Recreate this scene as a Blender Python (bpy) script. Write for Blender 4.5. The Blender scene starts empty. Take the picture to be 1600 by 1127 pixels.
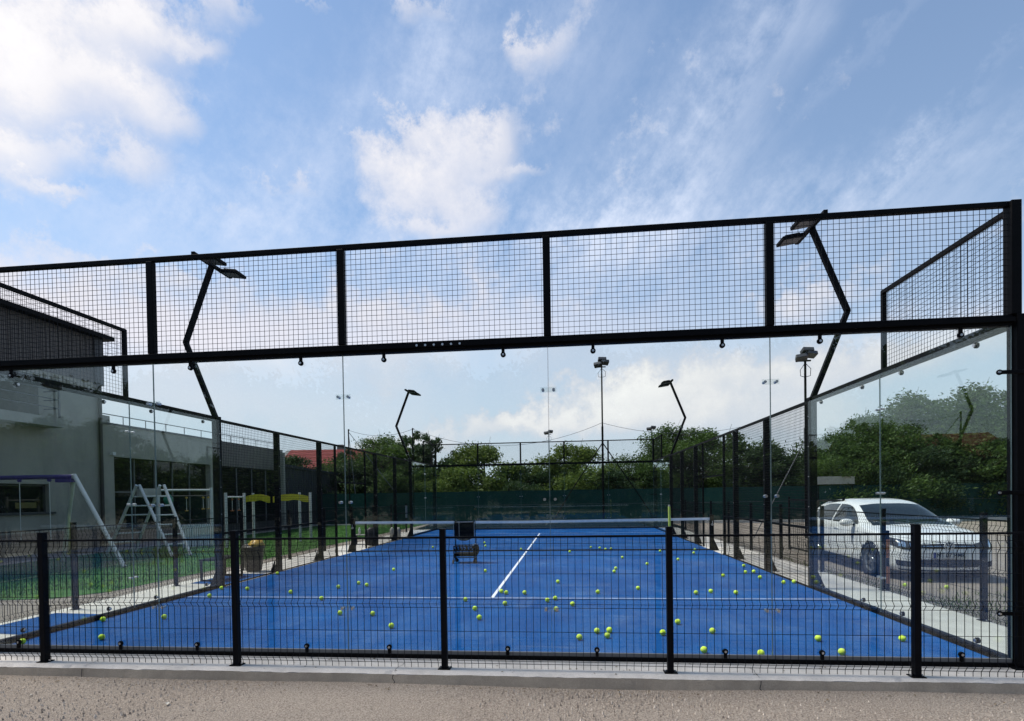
import bpy, math, random
from mathutils import Vector, Matrix
from mathutils.bvhtree import BVHTree
R = math.radians
random.seed(7)
sc = bpy.context.scene
col = sc.collection

# ------------------------------------------------------------------ camera
cam_d = bpy.data.cameras.new('camera'); cam = bpy.data.objects.new('camera', cam_d); col.objects.link(cam)
CAM = Vector((6.1731, -5.1537, 1.5621)); yaw, pit, rol = 0.1031, -0.0146, -0.0157
fw = Vector((-math.sin(yaw)*math.cos(pit), math.cos(yaw)*math.cos(pit), math.sin(pit)))
rt = Vector((math.cos(yaw), math.sin(yaw), 0)); up = rt.cross(fw)
rt, up = math.cos(rol)*rt+math.sin(rol)*up, -math.sin(rol)*rt+math.cos(rol)*up
cam.matrix_world = Matrix(((rt.x, up.x, -fw.x, CAM.x), (rt.y, up.y, -fw.y, CAM.y), (rt.z, up.z, -fw.z, CAM.z), (0, 0, 0, 1)))
cam_d.sensor_width = 36; cam_d.lens = 852.0*36/1600; cam_d.shift_y = 223.4/1600
cam_d.clip_start = 0.05; cam_d.clip_end = 3000
sc.camera = cam
sc.cycles.transparent_max_bounces = 40
sc.cycles.max_bounces = 10
sc.cycles.glossy_bounces = 6

# ------------------------------------------------------------------ node helpers
def mat(name):
    m = bpy.data.materials.new(name); m.use_nodes = True
    return m, m.node_tree, m.node_tree.nodes['Principled BSDF']
def N(nt, kind, **kw):
    n = nt.nodes.new(kind)
    for k, v in kw.items(): setattr(n, k, v)
    return n
def MA(nt, op, a, b=None, c=None, clamp=False):
    n = N(nt, 'ShaderNodeMath', operation=op); n.use_clamp = clamp
    for i, v in enumerate((a, b, c)):
        if v is None: continue
        if isinstance(v, (int, float)): n.inputs[i].default_value = v
        else: nt.links.new(v, n.inputs[i])
    return n.outputs[0]
def RAMP(nt, v, stops):
    n = N(nt, 'ShaderNodeValToRGB'); nt.links.new(v, n.inputs[0]); e = n.color_ramp.elements
    while len(e) < len(stops): e.new(0.5)
    for s, (p, c) in zip(e, stops):
        s.position = p; s.color = (c, c, c, 1) if isinstance(c, (int, float)) else (*c, 1)
    return n.outputs[0]
def MIX(nt, f, a, b, mode='MIX'):
    n = N(nt, 'ShaderNodeMix', data_type='RGBA', blend_type=mode)
    for s, v in ((n.inputs[0], f), (n.inputs[6], a), (n.inputs[7], b)):
        if isinstance(v, (int, float)): s.default_value = v
        elif isinstance(v, tuple): s.default_value = (*v, 1)
        else: nt.links.new(v, s)
    return n.outputs[2]
def NOISE(nt, vec, scale, detail=4, rough=.55, sc3=None):
    if sc3:
        mp = N(nt, 'ShaderNodeMapping'); nt.links.new(vec, mp.inputs[0]); mp.inputs['Scale'].default_value = sc3; vec = mp.outputs[0]
    n = N(nt, 'ShaderNodeTexNoise'); nt.links.new(vec, n.inputs['Vector'])
    n.inputs['Scale'].default_value = scale; n.inputs['Detail'].default_value = detail; n.inputs['Roughness'].default_value = rough
    return n.outputs[0]

# ------------------------------------------------------------------ sky (world) with clouds laid out by direction
w = bpy.data.worlds.new('World'); sc.world = w; w.use_nodes = True; nt = w.node_tree
bg = nt.nodes['Background']
sky = N(nt, 'ShaderNodeTexSky', sky_type='NISHITA'); sky.sun_disc = False
SUN_EL, SUN_AZ = 60, -82           # azimuth from +y towards +x
sky.sun_elevation = R(SUN_EL); sky.sun_rotation = R(SUN_AZ); sky.air_density = 1.0; sky.dust_density = .4; sky.ozone_density = 2.0
BG = 0.11; bg.inputs[1].default_value = BG
tc = N(nt, 'ShaderNodeTexCoord'); V = tc.outputs['Generated']
sp = N(nt, 'ShaderNodeSeparateXYZ'); nt.links.new(V, sp.inputs[0]); X, Y, Z = sp.outputs
AZ = MA(nt, 'ARCTAN2', X, Y); EL = MA(nt, 'ARCSINE', Z)
n1 = NOISE(nt, V, 6.0, 10, .62); n2 = NOISE(nt, V, 3.1, 3, .5); n3 = NOISE(nt, V, 17, 9, .68)
warp = MA(nt, 'MULTIPLY', MA(nt, 'SUBTRACT', n1, .5), .10)
warp2 = MA(nt, 'MULTIPLY', MA(nt, 'SUBTRACT', n3, .5), .10)
AZw = MA(nt, 'ADD', MA(nt, 'ADD', AZ, warp), warp2); ELw = MA(nt, 'ADD', EL, MA(nt, 'MULTIPLY', MA(nt, 'SUBTRACT', n2, .5), .08)); ELw = MA(nt, 'SUBTRACT', ELw, warp2)
def dirpx(px, py):                 # photo pixel -> sky direction (azimuth, elevation), used once to lay out the clouds
    d = fw + rt*((px-800.6)/852) + up*((786.9-py)/852); d.normalize()
    return math.atan2(d.x, d.y), math.asin(d.z)
def blob(px, py, rx, ry, wgt, tilt=0, soft=1.0):
    a, e = dirpx(px, py)
    c = math.cos(math.atan((px-800)/852)); ra = rx/852*c*c; re = ry/852*c*c
    da = MA(nt, 'MULTIPLY', MA(nt, 'SUBTRACT', AZw, a), math.cos(e)); de = MA(nt, 'SUBTRACT', ELw, e)
    ct, st = math.cos(tilt), math.sin(tilt)
    u = MA(nt, 'DIVIDE', MA(nt, 'ADD', MA(nt, 'MULTIPLY', da, ct), MA(nt, 'MULTIPLY', de, st)), ra)
    v = MA(nt, 'DIVIDE', MA(nt, 'SUBTRACT', MA(nt, 'MULTIPLY', de, ct), MA(nt, 'MULTIPLY', da, st)), re)
    r2 = MA(nt, 'ADD', MA(nt, 'MULTIPLY', u, u), MA(nt, 'MULTIPLY', v, v))
    return MA(nt, 'MULTIPLY', MA(nt, 'EXPONENT', MA(nt, 'MULTIPLY', r2, -1.0)), wgt)
def total(bl):
    s = None
    for b in bl:
        o = blob(*b); s = o if s is None else MA(nt, 'ADD', s, o)
    return s
thick = total([(10, 60, 150, 85, 1.05), (120, 15, 130, 50, .85), (235, 25, 100, 38, .75), (350, 2, 60, 26, .7), (150, 115, 95, 42, .75), (240, 150, 42, 34, .62), (292, 195, 34, 22, .6), (310, 75, 45, 16, .45), (45, 140, 80, 40, .6),
               (35, 225, 80, 38, .9), (215, 240, 62, 48, .88), (100, 292, 45, 15, .8), (595, 240, 46, 24, .74), (650, 285, 60, 36, .72), (730, 222, 66, 28, .72), (780, 200, 24, 32, .66), (815, 262, 46, 14, .66), (735, 322, 62, 26, .74), (640, 195, 30, 16, .62), (690, 355, 44, 14, .62), (690, 262, 50, 30, .55),
               (455, 292, 62, 22, .78), (345, 330, 50, 22, .5), (550, 208, 25, 14, .5), (680, 180, 80, 24, .4), (-250, 60, 250, 200, .8), (1850, 450, 200, 90, .5), (862, 60, 38, 26, .6), (815, 78, 26, 10, .5), (650, 12, 55, 12, .55), (490, 5, 40, 10, .5),
               (60, 470, 240, 45, .70), (520, 480, 350, 36, .72), (250, 420, 160, 24, .5), (1290, 462, 120, 36, 1.0), (940, 620, 80, 36, 1.3), (1010, 595, 60, 22, .9), (900, 655, 120, 22, 1.0), (790, 668, 80, 18, 1.35), (1130, 635, 200, 60, 1.5), (1200, 570, 180, 30, .95), (620, 690, 120, 16, .9), (1480, 545, 160, 40, .6), (330, 560, 300, 40, .5)])
thin = total([(1010, 290, 250, 70, .66, .75), (1170, 140, 260, 45, .46, 1.0), (1330, 110, 160, 20, .25, .5), (690, 110, 60, 130, .5, .15), (1560, 120, 300, 24, .20, .75), (1450, 230, 300, 24, .14, .75), (960, 360, 300, 45, .6), (320, 330, 240, 70, .6), (1300, 350, 300, 45, .45, .2), (750, 420, 900, 60, .5), (450, 230, 200, 60, .35), (860, 60, 110, 70, .45), (700, 270, 190, 120, .5)])
det = MA(nt, 'ADD', MA(nt, 'MULTIPLY', MA(nt, 'SUBTRACT', n3, .5), 1.5), MA(nt, 'MULTIPLY', MA(nt, 'SUBTRACT', n1, .5), 1.7))
gen = RAMP(nt, NOISE(nt, V, 2.2, 6, .6), [(.48, 0), (.75, .6)])
front = RAMP(nt, MA(nt, 'ADD', Y, .0), [(.05, 1.0), (.35, 0.0)])        # scattered cloud over the rest of the sky, behind and overhead
thick = MA(nt, 'ADD', thick, MA(nt, 'MULTIPLY', gen, front))
D = RAMP(nt, MA(nt, 'DIVIDE', MA(nt, 'ADD', thick, MA(nt, 'MULTIPLY', det, 1.15)), 1.6), [(.18, 0), (.33, .28), (.52, .64), (.95, .93)])
ang = .85; U_ = MA(nt, 'ADD', MA(nt, 'MULTIPLY', X, math.cos(ang)), MA(nt, 'MULTIPLY', Z, math.sin(ang))); V_ = MA(nt, 'SUBTRACT', MA(nt, 'MULTIPLY', Z, math.cos(ang)), MA(nt, 'MULTIPLY', X, math.sin(ang)))
cb = N(nt, 'ShaderNodeCombineXYZ'); nt.links.new(MA(nt, 'MULTIPLY', U_, 3.0), cb.inputs[0]); nt.links.new(MA(nt, 'MULTIPLY', V_, 9.0), cb.inputs[1]); nt.links.new(Y, cb.inputs[2])
streak = NOISE(nt, cb.outputs[0], 1.6, 9, .62); st2 = NOISE(nt, V, 34, 6, .7)
tx_ = MA(nt, 'ADD', MA(nt, 'MULTIPLY', MA(nt, 'SUBTRACT', streak, .5), 2.2), MA(nt, 'MULTIPLY', MA(nt, 'SUBTRACT', st2, .5), 1.3))
T = RAMP(nt, MA(nt, 'DIVIDE', MA(nt, 'MULTIPLY', thin, MA(nt, 'ADD', tx_, .55)), 1.3), [(.03, 0), (.97, .85)])
K = 1/BG
skyc = MIX(nt, 1.0, sky.outputs[0], (1.16, 1.30, 1.34), 'MULTIPLY')
hor = RAMP(nt, EL, [(0.0, .95), (.13, .84), (.28, .42), (.45, .18), (.8, .08)])        # pale humid air low down
skyc = MIX(nt, hor, skyc, (.58*K, .65*K, .75*K))
low = total([(100, 500, 420, 90, .85), (650, 520, 420, 60, .75), (1250, 560, 400, 50, .5), (200, 620, 600, 60, .5)])
skyc = MIX(nt, RAMP(nt, MA(nt, 'ADD', low, MA(nt, 'MULTIPLY', MA(nt, 'SUBTRACT', n1, .5), .5)), [(.1, 0), (1.0, .85)]), skyc, (.80*K, .77*K, .82*K))
skyc = MIX(nt, T, skyc, (.66*K, .73*K, .88*K))
shade = RAMP(nt, MA(nt, 'DIVIDE', MA(nt, 'ADD', MA(nt, 'MULTIPLY', thick, .45), MA(nt, 'MULTIPLY', MA(nt, 'SUBTRACT', MA(nt, 'ADD', MA(nt, 'MULTIPLY', n1, .6), MA(nt, 'MULTIPLY', n3, .4)), .35), 2.2)), 1.5), [(.22, (.58, .61, .71)), (.45, (.70, .70, .76)), (.66, (.82, .80, .82)), (.9, (.95, .92, .91))])
cl = MIX(nt, 1.0, shade, (K, K, K), 'MULTIPLY')
skyc = MIX(nt, D, skyc, cl)
nt.links.new(skyc, bg.inputs[0])

# ------------------------------------------------------------------ sun
sd = bpy.data.lights.new('sun', 'SUN'); sun = bpy.data.objects.new('sun', sd); col.objects.link(sun)
sd.energy = 4.4; sd.angle = R(14); sd.color = (1, .93, .84)
sdir = Vector((math.sin(R(SUN_AZ))*math.cos(R(SUN_EL)), math.cos(R(SUN_AZ))*math.cos(R(SUN_EL)), math.sin(R(SUN_EL))))
sun.rotation_euler = sdir.to_track_quat('Z', 'Y').to_euler()
vs = sc.view_settings; vs.view_transform = 'Standard'; vs.look = 'None'; vs.exposure = 0.22; vs.gamma = 1

# ------------------------------------------------------------------ materials
def simple(name, c, rough=.6, metal=0, var=.12, scale=6, bump=0, spec=.5, bscale=None):
    m, t, b = mat(name)
    o = N(t, 'ShaderNodeTexCoord').outputs['Object']
    n = NOISE(t, o, scale, 5, .6)
    lo = tuple(max(0, x*(1-var)) for x in c); hi = tuple(min(1, x*(1+var)) for x in c)
    t.links.new(MIX(t, RAMP(t, n, [(.3, 0), (.7, 1)]), lo, hi), b.inputs['Base Color'])
    b.inputs['Roughness'].default_value = rough; b.inputs['Metallic'].default_value = metal
    b.inputs['Specular IOR Level'].default_value = spec
    if bump:
        bp = N(t, 'ShaderNodeBump'); bp.inputs['Strength'].default_value = bump; bp.inputs['Distance'].default_value = .01
        t.links.new(NOISE(t, o, bscale or scale*8, 4), bp.inputs['Height']); t.links.new(bp.outputs[0], b.inputs['Normal'])
    return m
M = {}
M['black'] = simple('black_powder_coat', (.0025, .0025, .0032), .6, 0, .3, 9, 0, .10)
M['wire'] = simple('black_wire', (.003, .003, .004), .6, 0, .2, 9, 0, .15)
M['fence_paint'] = simple('anthracite_fence_paint', (.003, .0035, .006), .6, 0, .3, 9, 0, .12)
M['lampgrey'] = simple('lamp_lens_grey', (.06, .06, .065), .35)
M['seal'] = simple('grey_rubber_seal', (.16, .155, .15), .7)
M['steel'] = simple('bolt_steel', (.55, .55, .56), .3, .9)
M['net'] = simple('net_cord', (.010, .012, .012), .8)
M['worn'] = simple('worn_court_line', (.30, .36, .50), .85, 0, .35, 7)
M['tape'] = simple('white_net_tape', (.85, .84, .84), .7)
M['line'] = simple('white_court_line', (.62, .66, .74), .8, 0, .1, 20)
M['whitep'] = simple('white_playground_steel', (.55, .56, .55), .45, 0, .12, 3)
M['purple'] = simple('purple_steel', (.07, .05, .20), .4)
M['yellow'] = simple('yellow_board', (.50, .42, .012), .5, 0, .15, 4)
M['dimyellow'] = simple('dull_yellow_panel', (.10, .08, .01), .6)
M['darkp'] = simple('dark_plastic', (.018, .014, .013), .5, 0, .2, 6)
M['brown'] = simple('brown_bin_plastic', (.013, .009, .008), .5, 0, .2, 6)
M['bagy'] = simple('yellow_plastic_bag', (.48, .29, .045), .4, 0, .3, 14)
M['orange'] = simple('orange_band', (.42, .14, .03), .5)
M['tube'] = simple('yellow_green_tube', (.45, .55, .10), .4)
M['pale'] = simple('pale_board', (.36, .35, .31), .6)
M['greenpl'] = simple('green_plastic', (.01, .16, .10), .4)
M['render'] = simple('grey_render', (.29, .275, .235), .85, 0, .08, 1.2, .3, .3, 60)
def stain(m):
    t = m.node_tree; b = t.nodes['Principled BSDF']; o = N(t, 'ShaderNodeTexCoord').outputs['Object']; l = b.inputs['Base Color'].links[0].from_socket
    f = RAMP(t, NOISE(t, o, 1.6, 7, .7, (1, 1, .18)), [(.5, 0), (.72, .35)]); t.links.new(MIX(t, f, l, (.10, .095, .085)), b.inputs['Base Color'])
stain(M['render'])
M['render2'] = simple('lighter_grey_render', (.30, .29, .26), .85, 0, .08, 1.2, .3, .3, 60)
M['trim'] = simple('dark_trim', (.03, .03, .033), .5)
M['pipe'] = simple('brown_downpipe', (.022, .016, .016), .5)
M['rail'] = simple('dark_rail', (.10, .105, .11), .4)
M['greyroof'] = simple('grey_roof', (.10, .11, .115), .7, 0, .2, 2)
M['bark'] = simple('bark', (.06, .048, .035), .9, 0, .3, 8, .5)
M['spring'] = simple('bright_concrete_edge', (.5, .5, .47), .8)

def corrugated(name, c, axis, pitch, rough=.55):
    m, t, b = mat(name); o = N(t, 'ShaderNodeTexCoord').outputs['Object']
    s = N(t, 'ShaderNodeSeparateXYZ'); t.links.new(o, s.inputs[0])
    wv = MA(t, 'SINE', MA(t, 'MULTIPLY', s.outputs[axis], 2*math.pi/pitch))
    bp = N(t, 'ShaderNodeBump'); bp.inputs['Strength'].default_value = 1; bp.inputs['Distance'].default_value = .03
    t.links.new(wv, bp.inputs['Height']); t.links.new(bp.outputs[0], b.inputs['Normal'])
    n = NOISE(t, o, 1.5, 4)
    t.links.new(MIX(t, n, tuple(x*.8 for x in c), tuple(x*1.2 for x in c)), b.inputs['Base Color'])
    b.inputs['Roughness'].default_value = rough
    return m
M['clad'] = corrugated('taupe_corrugated_cladding', (.10, .085, .078), 1, .10)
M['clad2'] = corrugated('light_taupe_corrugated_cladding', (.20, .18, .17), 1, .08)
M['darkclad'] = corrugated('dark_blue_corrugated_sheet', (.016, .020, .030), 1, .2)
M['redroof'] = corrugated('red_metal_tile_roof', (.17, .018, .016), 2, .30, .9)
M['whiteslat'] = corrugated('white_slats', (.80, .82, .85), 0, .075)

def concrete(name, c, scale=3):
    m, t, b = mat(name); o = N(t, 'ShaderNodeTexCoord').outputs['Object']
    n = NOISE(t, o, scale, 8, .65); f = NOISE(t, o, 90, 3, .6); st = NOISE(t, o, .9, 5, .7)
    base = MIX(t, RAMP(t, n, [(.35, 0), (.7, 1)]), tuple(x*.82 for x in c), tuple(min(1, x*1.1) for x in c))
    base = MIX(t, MA(t, 'MULTIPLY', RAMP(t, f, [(.4, 0), (.62, 1)]), .35), base, tuple(x*.6 for x in c))
    base = MIX(t, MA(t, 'MULTIPLY', RAMP(t, st, [(.5, 0), (.68, 1)]), .4), base, tuple(x*.68 for x in c))
    t.links.new(base, b.inputs['Base Color']); b.inputs['Roughness'].default_value = .95; b.inputs['Specular IOR Level'].default_value = .08
    bp = N(t, 'ShaderNodeBump'); bp.inputs['Strength'].default_value = .5; bp.inputs['Distance'].default_value = .01
    t.links.new(MA(t, 'ADD', f, n), bp.inputs['Height']); t.links.new(bp.outputs[0], b.inputs['Normal'])
    return m
M['slab'] = concrete('concrete_slab', (.64, .60, .55)); M['kerb'] = concrete('shade_toned_kerb_concrete', (.50, .425, .335), 6)  # shade on the kerb face is put into its darker, browner colour
M['green_ground'] = concrete('dark_green_ground', (.004, .011, .010)); M['plinth'] = concrete('pinkish_plinth', (.25, .195, .175), 4)

def gravel():
    m, t, b = mat('pale_gritty_asphalt'); o = N(t, 'ShaderNodeTexCoord').outputs['Object']
    vo = N(t, 'ShaderNodeTexVoronoi'); vo.inputs['Scale'].default_value = 70; vo.inputs['Randomness'].default_value = 1; t.links.new(o, vo.inputs['Vector'])
    vo2 = N(t, 'ShaderNodeTexVoronoi'); vo2.inputs['Scale'].default_value = 120; t.links.new(o, vo2.inputs['Vector'])
    big = NOISE(t, o, .5, 6, .65); mid = NOISE(t, o, 4, 6, .7); fine = NOISE(t, o, 150, 3, .7)
    sp_ = N(t, 'ShaderNodeSeparateColor'); t.links.new(vo.outputs['Color'], sp_.inputs[0])
    c = MIX(t, sp_.outputs[0], (.36, .31, .26), (.70, .615, .52))
    c = MIX(t, MA(t, 'MULTIPLY', RAMP(t, vo.outputs['Distance'], [(.35, 0), (.75, 1)]), .5), c, (.09, .072, .056))
    c = MIX(t, .4, c, MIX(t, fine, (.22, .175, .14), (.84, .69, .56)))
    c = MIX(t, RAMP(t, mid, [(.35, .45), (.65, 0)]), c, (.46, .395, .33))
    c = MIX(t, RAMP(t, big, [(.4, .35), (.62, 0)]), c, (.60, .53, .45))
    g1 = NOISE(t, o, 75, 3, .8); g2 = NOISE(t, o, 120, 3, .8)
    c = MIX(t, RAMP(t, g1, [(.38, .85), (.53, 0)]), c, (.17, .14, .12))
    c = MIX(t, RAMP(t, g2, [(.56, 0), (.70, .6)]), c, (.78, .68, .57))
    t.links.new(c, b.inputs['Base Color']); b.inputs['Roughness'].default_value = .95; b.inputs['Specular IOR Level'].default_value = .2
    bp = N(t, 'ShaderNodeBump'); bp.inputs['Strength'].default_value = 1; bp.inputs['Distance'].default_value = .018
    t.links.new(MA(t, 'ADD', MA(t, 'MULTIPLY', vo.outputs['Distance'], -1), MA(t, 'ADD', fine, g1)), bp.inputs['Height']); t.links.new(bp.outputs[0], b.inputs['Normal'])
    return m
M['gravel'] = gravel()
def turf(name, lo, hi, brush=True):
    m, t, b = mat(name); o = N(t, 'ShaderNodeTexCoord').outputs['Object']
    a = NOISE(t, o, .8, 6, .6, (1, 1, 1)); s1 = NOISE(t, o, 9, 4, .6, (.25, 2.2, 1)); f = NOISE(t, o, 160, 2, .6); g2 = NOISE(t, o, 28, 5, .7); s2 = NOISE(t, o, 3, 6, .7, (1.6, .35, 1))
    v = MA(t, 'ADD', MA(t, 'ADD', MA(t, 'MULTIPLY', a, .45), MA(t, 'MULTIPLY', s2, .35)), MA(t, 'ADD', MA(t, 'MULTIPLY', s1, .18), MA(t, 'MULTIPLY', MA(t, 'ADD', f, g2), .20)))
    t.links.new(MIX(t, RAMP(t, v, [(.48, 0), (.82, 1)]), lo, hi), b.inputs['Base Color'])
    b.inputs['Roughness'].default_value = .95; b.inputs['Specular IOR Level'].default_value = .05
    bp = N(t, 'ShaderNodeBump'); bp.inputs['Strength'].default_value = .6; bp.inputs['Distance'].default_value = .004
    t.links.new(f, bp.inputs['Height']); t.links.new(bp.outputs[0], b.inputs['Normal'])
    return m
def scuff(m):
    t = m.node_tree; b = t.nodes['Principled BSDF']; o = N(t, 'ShaderNodeTexCoord').outputs['Object']; l = b.inputs['Base Color'].links[0].from_socket
    f = MA(t, 'MULTIPLY', RAMP(t, NOISE(t, o, 1.3, 8, .75, (1, .7, 1)), [(.50, 0), (.70, .20)]), RAMP(t, NOISE(t, o, 60, 3, .8), [(.4, .3), (.6, 1)]))
    f2 = RAMP(t, NOISE(t, o, 2.4, 5, .6, (.16, 1.4, 1)), [(.60, 0), (.68, .10)])
    t.links.new(MIX(t, MA(t, 'ADD', f, f2), l, (.28, .34, .40)), b.inputs['Base Color'])
M['turf'] = turf('blue_sanded_turf', (.001, .030, .142), (.010, .086, .268))
scuff(M['turf'])
M['lawn'] = turf('green_lawn', (.026, .082, .018), (.065, .15, .035))
M['screen'] = turf('green_windscreen_cloth', (.010, .036, .032), (.018, .056, .048))
M['earth'] = concrete('distant_ground', (.16, .15, .11), .3)
M['hill'] = turf('hill_foliage', (.03, .05, .03), (.05, .07, .045))

def ballmat():
    m, t, b = mat('tennis_ball_felt'); o = N(t, 'ShaderNodeTexCoord').outputs['Object']
    s = N(t, 'ShaderNodeSeparateXYZ'); t.links.new(o, s.inputs[0])
    # seam: |x*y-ish saddle curve| close to zero
    q = MA(t, 'SUBTRACT', MA(t, 'MULTIPLY', MA(t, 'SUBTRACT', MA(t, 'MULTIPLY', s.outputs[0], s.outputs[0]), MA(t, 'MULTIPLY', s.outputs[1], s.outputs[1])), 30.0), MA(t, 'MULTIPLY', s.outputs[2], .62))
    seam = RAMP(t, MA(t, 'ABSOLUTE', q), [(.0, 1), (.0022, 1), (.0034, 0)])
    n = NOISE(t, o, 120, 4)
    rd = N(t, 'ShaderNodeObjectInfo').outputs['Random']
    cc = MIX(t, RAMP(t, rd, [(.3, 0), (1, .55)]), MIX(t, n, (.50, .74, .028), (.72, .93, .08)), (.40, .50, .10))
    t.links.new(MIX(t, seam, cc, (.68, .76, .46)), b.inputs['Base Color'])
    b.inputs['Roughness'].default_value = .95; b.inputs['Specular IOR Level'].default_value = .1
    return m
M['ball'] = ballmat()
def glass(name, tint, base=.043, smear=.002):
    m = bpy.data.materials.new(name); m.use_nodes = True; t = m.node_tree; t.nodes.clear()
    out = N(t, 'ShaderNodeOutputMaterial'); tr = N(t, 'ShaderNodeBsdfTransparent'); gl = N(t, 'ShaderNodeBsdfGlossy'); mx = N(t, 'ShaderNodeMixShader')
    df = N(t, 'ShaderNodeBsdfDiffuse'); df.inputs[0].default_value = (.8, .82, .8, 1); mx2 = N(t, 'ShaderNodeMixShader')
    tr.inputs[0].default_value = (*tint, 1); gl.inputs['Roughness'].default_value = .0; gl.inputs[0].default_value = (.95, 1, .98, 1)
    lw = N(t, 'ShaderNodeLayerWeight'); lw.inputs[0].default_value = .5
    f = MA(t, 'ADD', MA(t, 'MULTIPLY', MA(t, 'POWER', lw.outputs['Facing'], 5), 1-base), base)
    t.links.new(f, mx.inputs[0]); t.links.new(tr.outputs[0], mx.inputs[1]); t.links.new(gl.outputs[0], mx.inputs[2])
    o = N(t, 'ShaderNodeTexCoord').outputs['Object']
    d = MA(t, 'MULTIPLY', RAMP(t, NOISE(t, o, 3, 6, .7), [(.4, .25), (.75, 1)]), smear)
    t.links.new(d, mx2.inputs[0]); t.links.new(mx.outputs[0], mx2.inputs[1]); t.links.new(df.outputs[0], mx2.inputs[2])
    t.links.new(mx2.outputs[0], out.inputs[0])
    return m
M['glass'] = glass('tempered_glass', (.955, .978, .972))
M['glass_edge'] = simple('glass_edge', (.20, .26, .25), .15, 0, .1)
M['plate'] = glass('clear_bracket_plate', (.93, .95, .95), .05)
def winglass(name, c, spec=.5):
    m, t, b = mat(name); b.inputs['Base Color'].default_value = (*c, 1); b.inputs['Roughness'].default_value = .03; b.inputs['IOR'].default_value = 1.5
    o = N(t, 'ShaderNodeTexCoord').outputs['Object']
    bp = N(t, 'ShaderNodeBump'); bp.inputs['Strength'].default_value = .05; bp.inputs['Distance'].default_value = .02
    t.links.new(NOISE(t, o, 1.5, 2), bp.inputs['Height']); t.links.new(bp.outputs[0], b.inputs['Normal'])
    b.inputs['Specular IOR Level'].default_value = spec
    return m
M['winglass'] = winglass('dark_window_glass', (.006, .007, .007), .35)
M['bluewin'] = winglass('balcony_window_glass', (.22, .27, .30), .9)  # pale blue reflection painted into the pane's base colour
M['carglass'] = winglass('car_glass', (.012, .016, .02), .9)
m, t, b = mat('white_car_paint'); b.inputs['Base Color'].default_value = (.74, .75, .75, 1); b.inputs['Roughness'].default_value = .28
b.inputs['Coat Weight'].default_value = .8; b.inputs['Coat Roughness'].default_value = .04; M['paint'] = m
_o = N(t, 'ShaderNodeTexCoord').outputs['Object']; t.links.new(MIX(t, RAMP(t, NOISE(t, _o, 4, 6), [(.35, 0), (.7, 1)]), (.80, .81, .80), (.86, .86, .85)), b.inputs['Base Color'])
M['carblack'] = simple('car_black_plastic', (.004, .004, .005), .6, 0, .2, 6, 0, .12)
M['chrome'] = simple('chrome', (.75, .76, .78), .12, 1, .05)
M['rim'] = simple('alloy', (.38, .39, .41), .3, .8, .05)
M['rubber'] = simple('rubber', (.014, .014, .015), .8)
M['badge'] = simple('badge_silver', (.80, .80, .80), .35, .3, .03)
M['headlamp'] = winglass('headlamp_lens', (.05, .05, .052), .35)
M['plateW'] = simple('number_plate_white', (.62, .63, .62), .4, 0, .03)
M['plateB'] = simple('number_plate_blue', (.01, .03, .25), .4)
M['amber'] = simple('amber_reflector', (.45, .20, .03), .3)
def leafmat(name, a, c):
    m, t, b = mat(name); g = N(t, 'ShaderNodeNewGeometry'); o = N(t, 'ShaderNodeTexCoord').outputs['Object']
    n = NOISE(t, o, 1.1, 3); isl = g.outputs['Random Per Island']
    v = MA(t, 'ADD', MA(t, 'MULTIPLY', isl, .6), MA(t, 'MULTIPLY', n, .5))
    t.links.new(MIX(t, RAMP(t, v, [(.25, 0), (.85, 1)]), a, c), b.inputs['Base Color'])
    b.inputs['Roughness'].default_value = .65; b.inputs['Specular IOR Level'].default_value = .25
    out = t.nodes['Material Output']; tl = N(t, 'ShaderNodeBsdfTranslucent'); tl.inputs[0].default_value = (*[x*1.3 for x in c], 1)
    mx = N(t, 'ShaderNodeMixShader'); mx.inputs[0].default_value = .28
    t.links.new(b.outputs[0], mx.inputs[1]); t.links.new(tl.outputs[0], mx.inputs[2]); t.links.new(mx.outputs[0], out.inputs[0])
    return m
M['leafA'] = leafmat('dark_green_leaves', (.024, .048, .012), (.072, .125, .025))
M['leafB'] = leafmat('yellow_green_leaves', (.045, .078, .013), (.13, .18, .035))
M['leafC'] = leafmat('deep_green_leaves', (.015, .034, .013), (.045, .08, .026))

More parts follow.
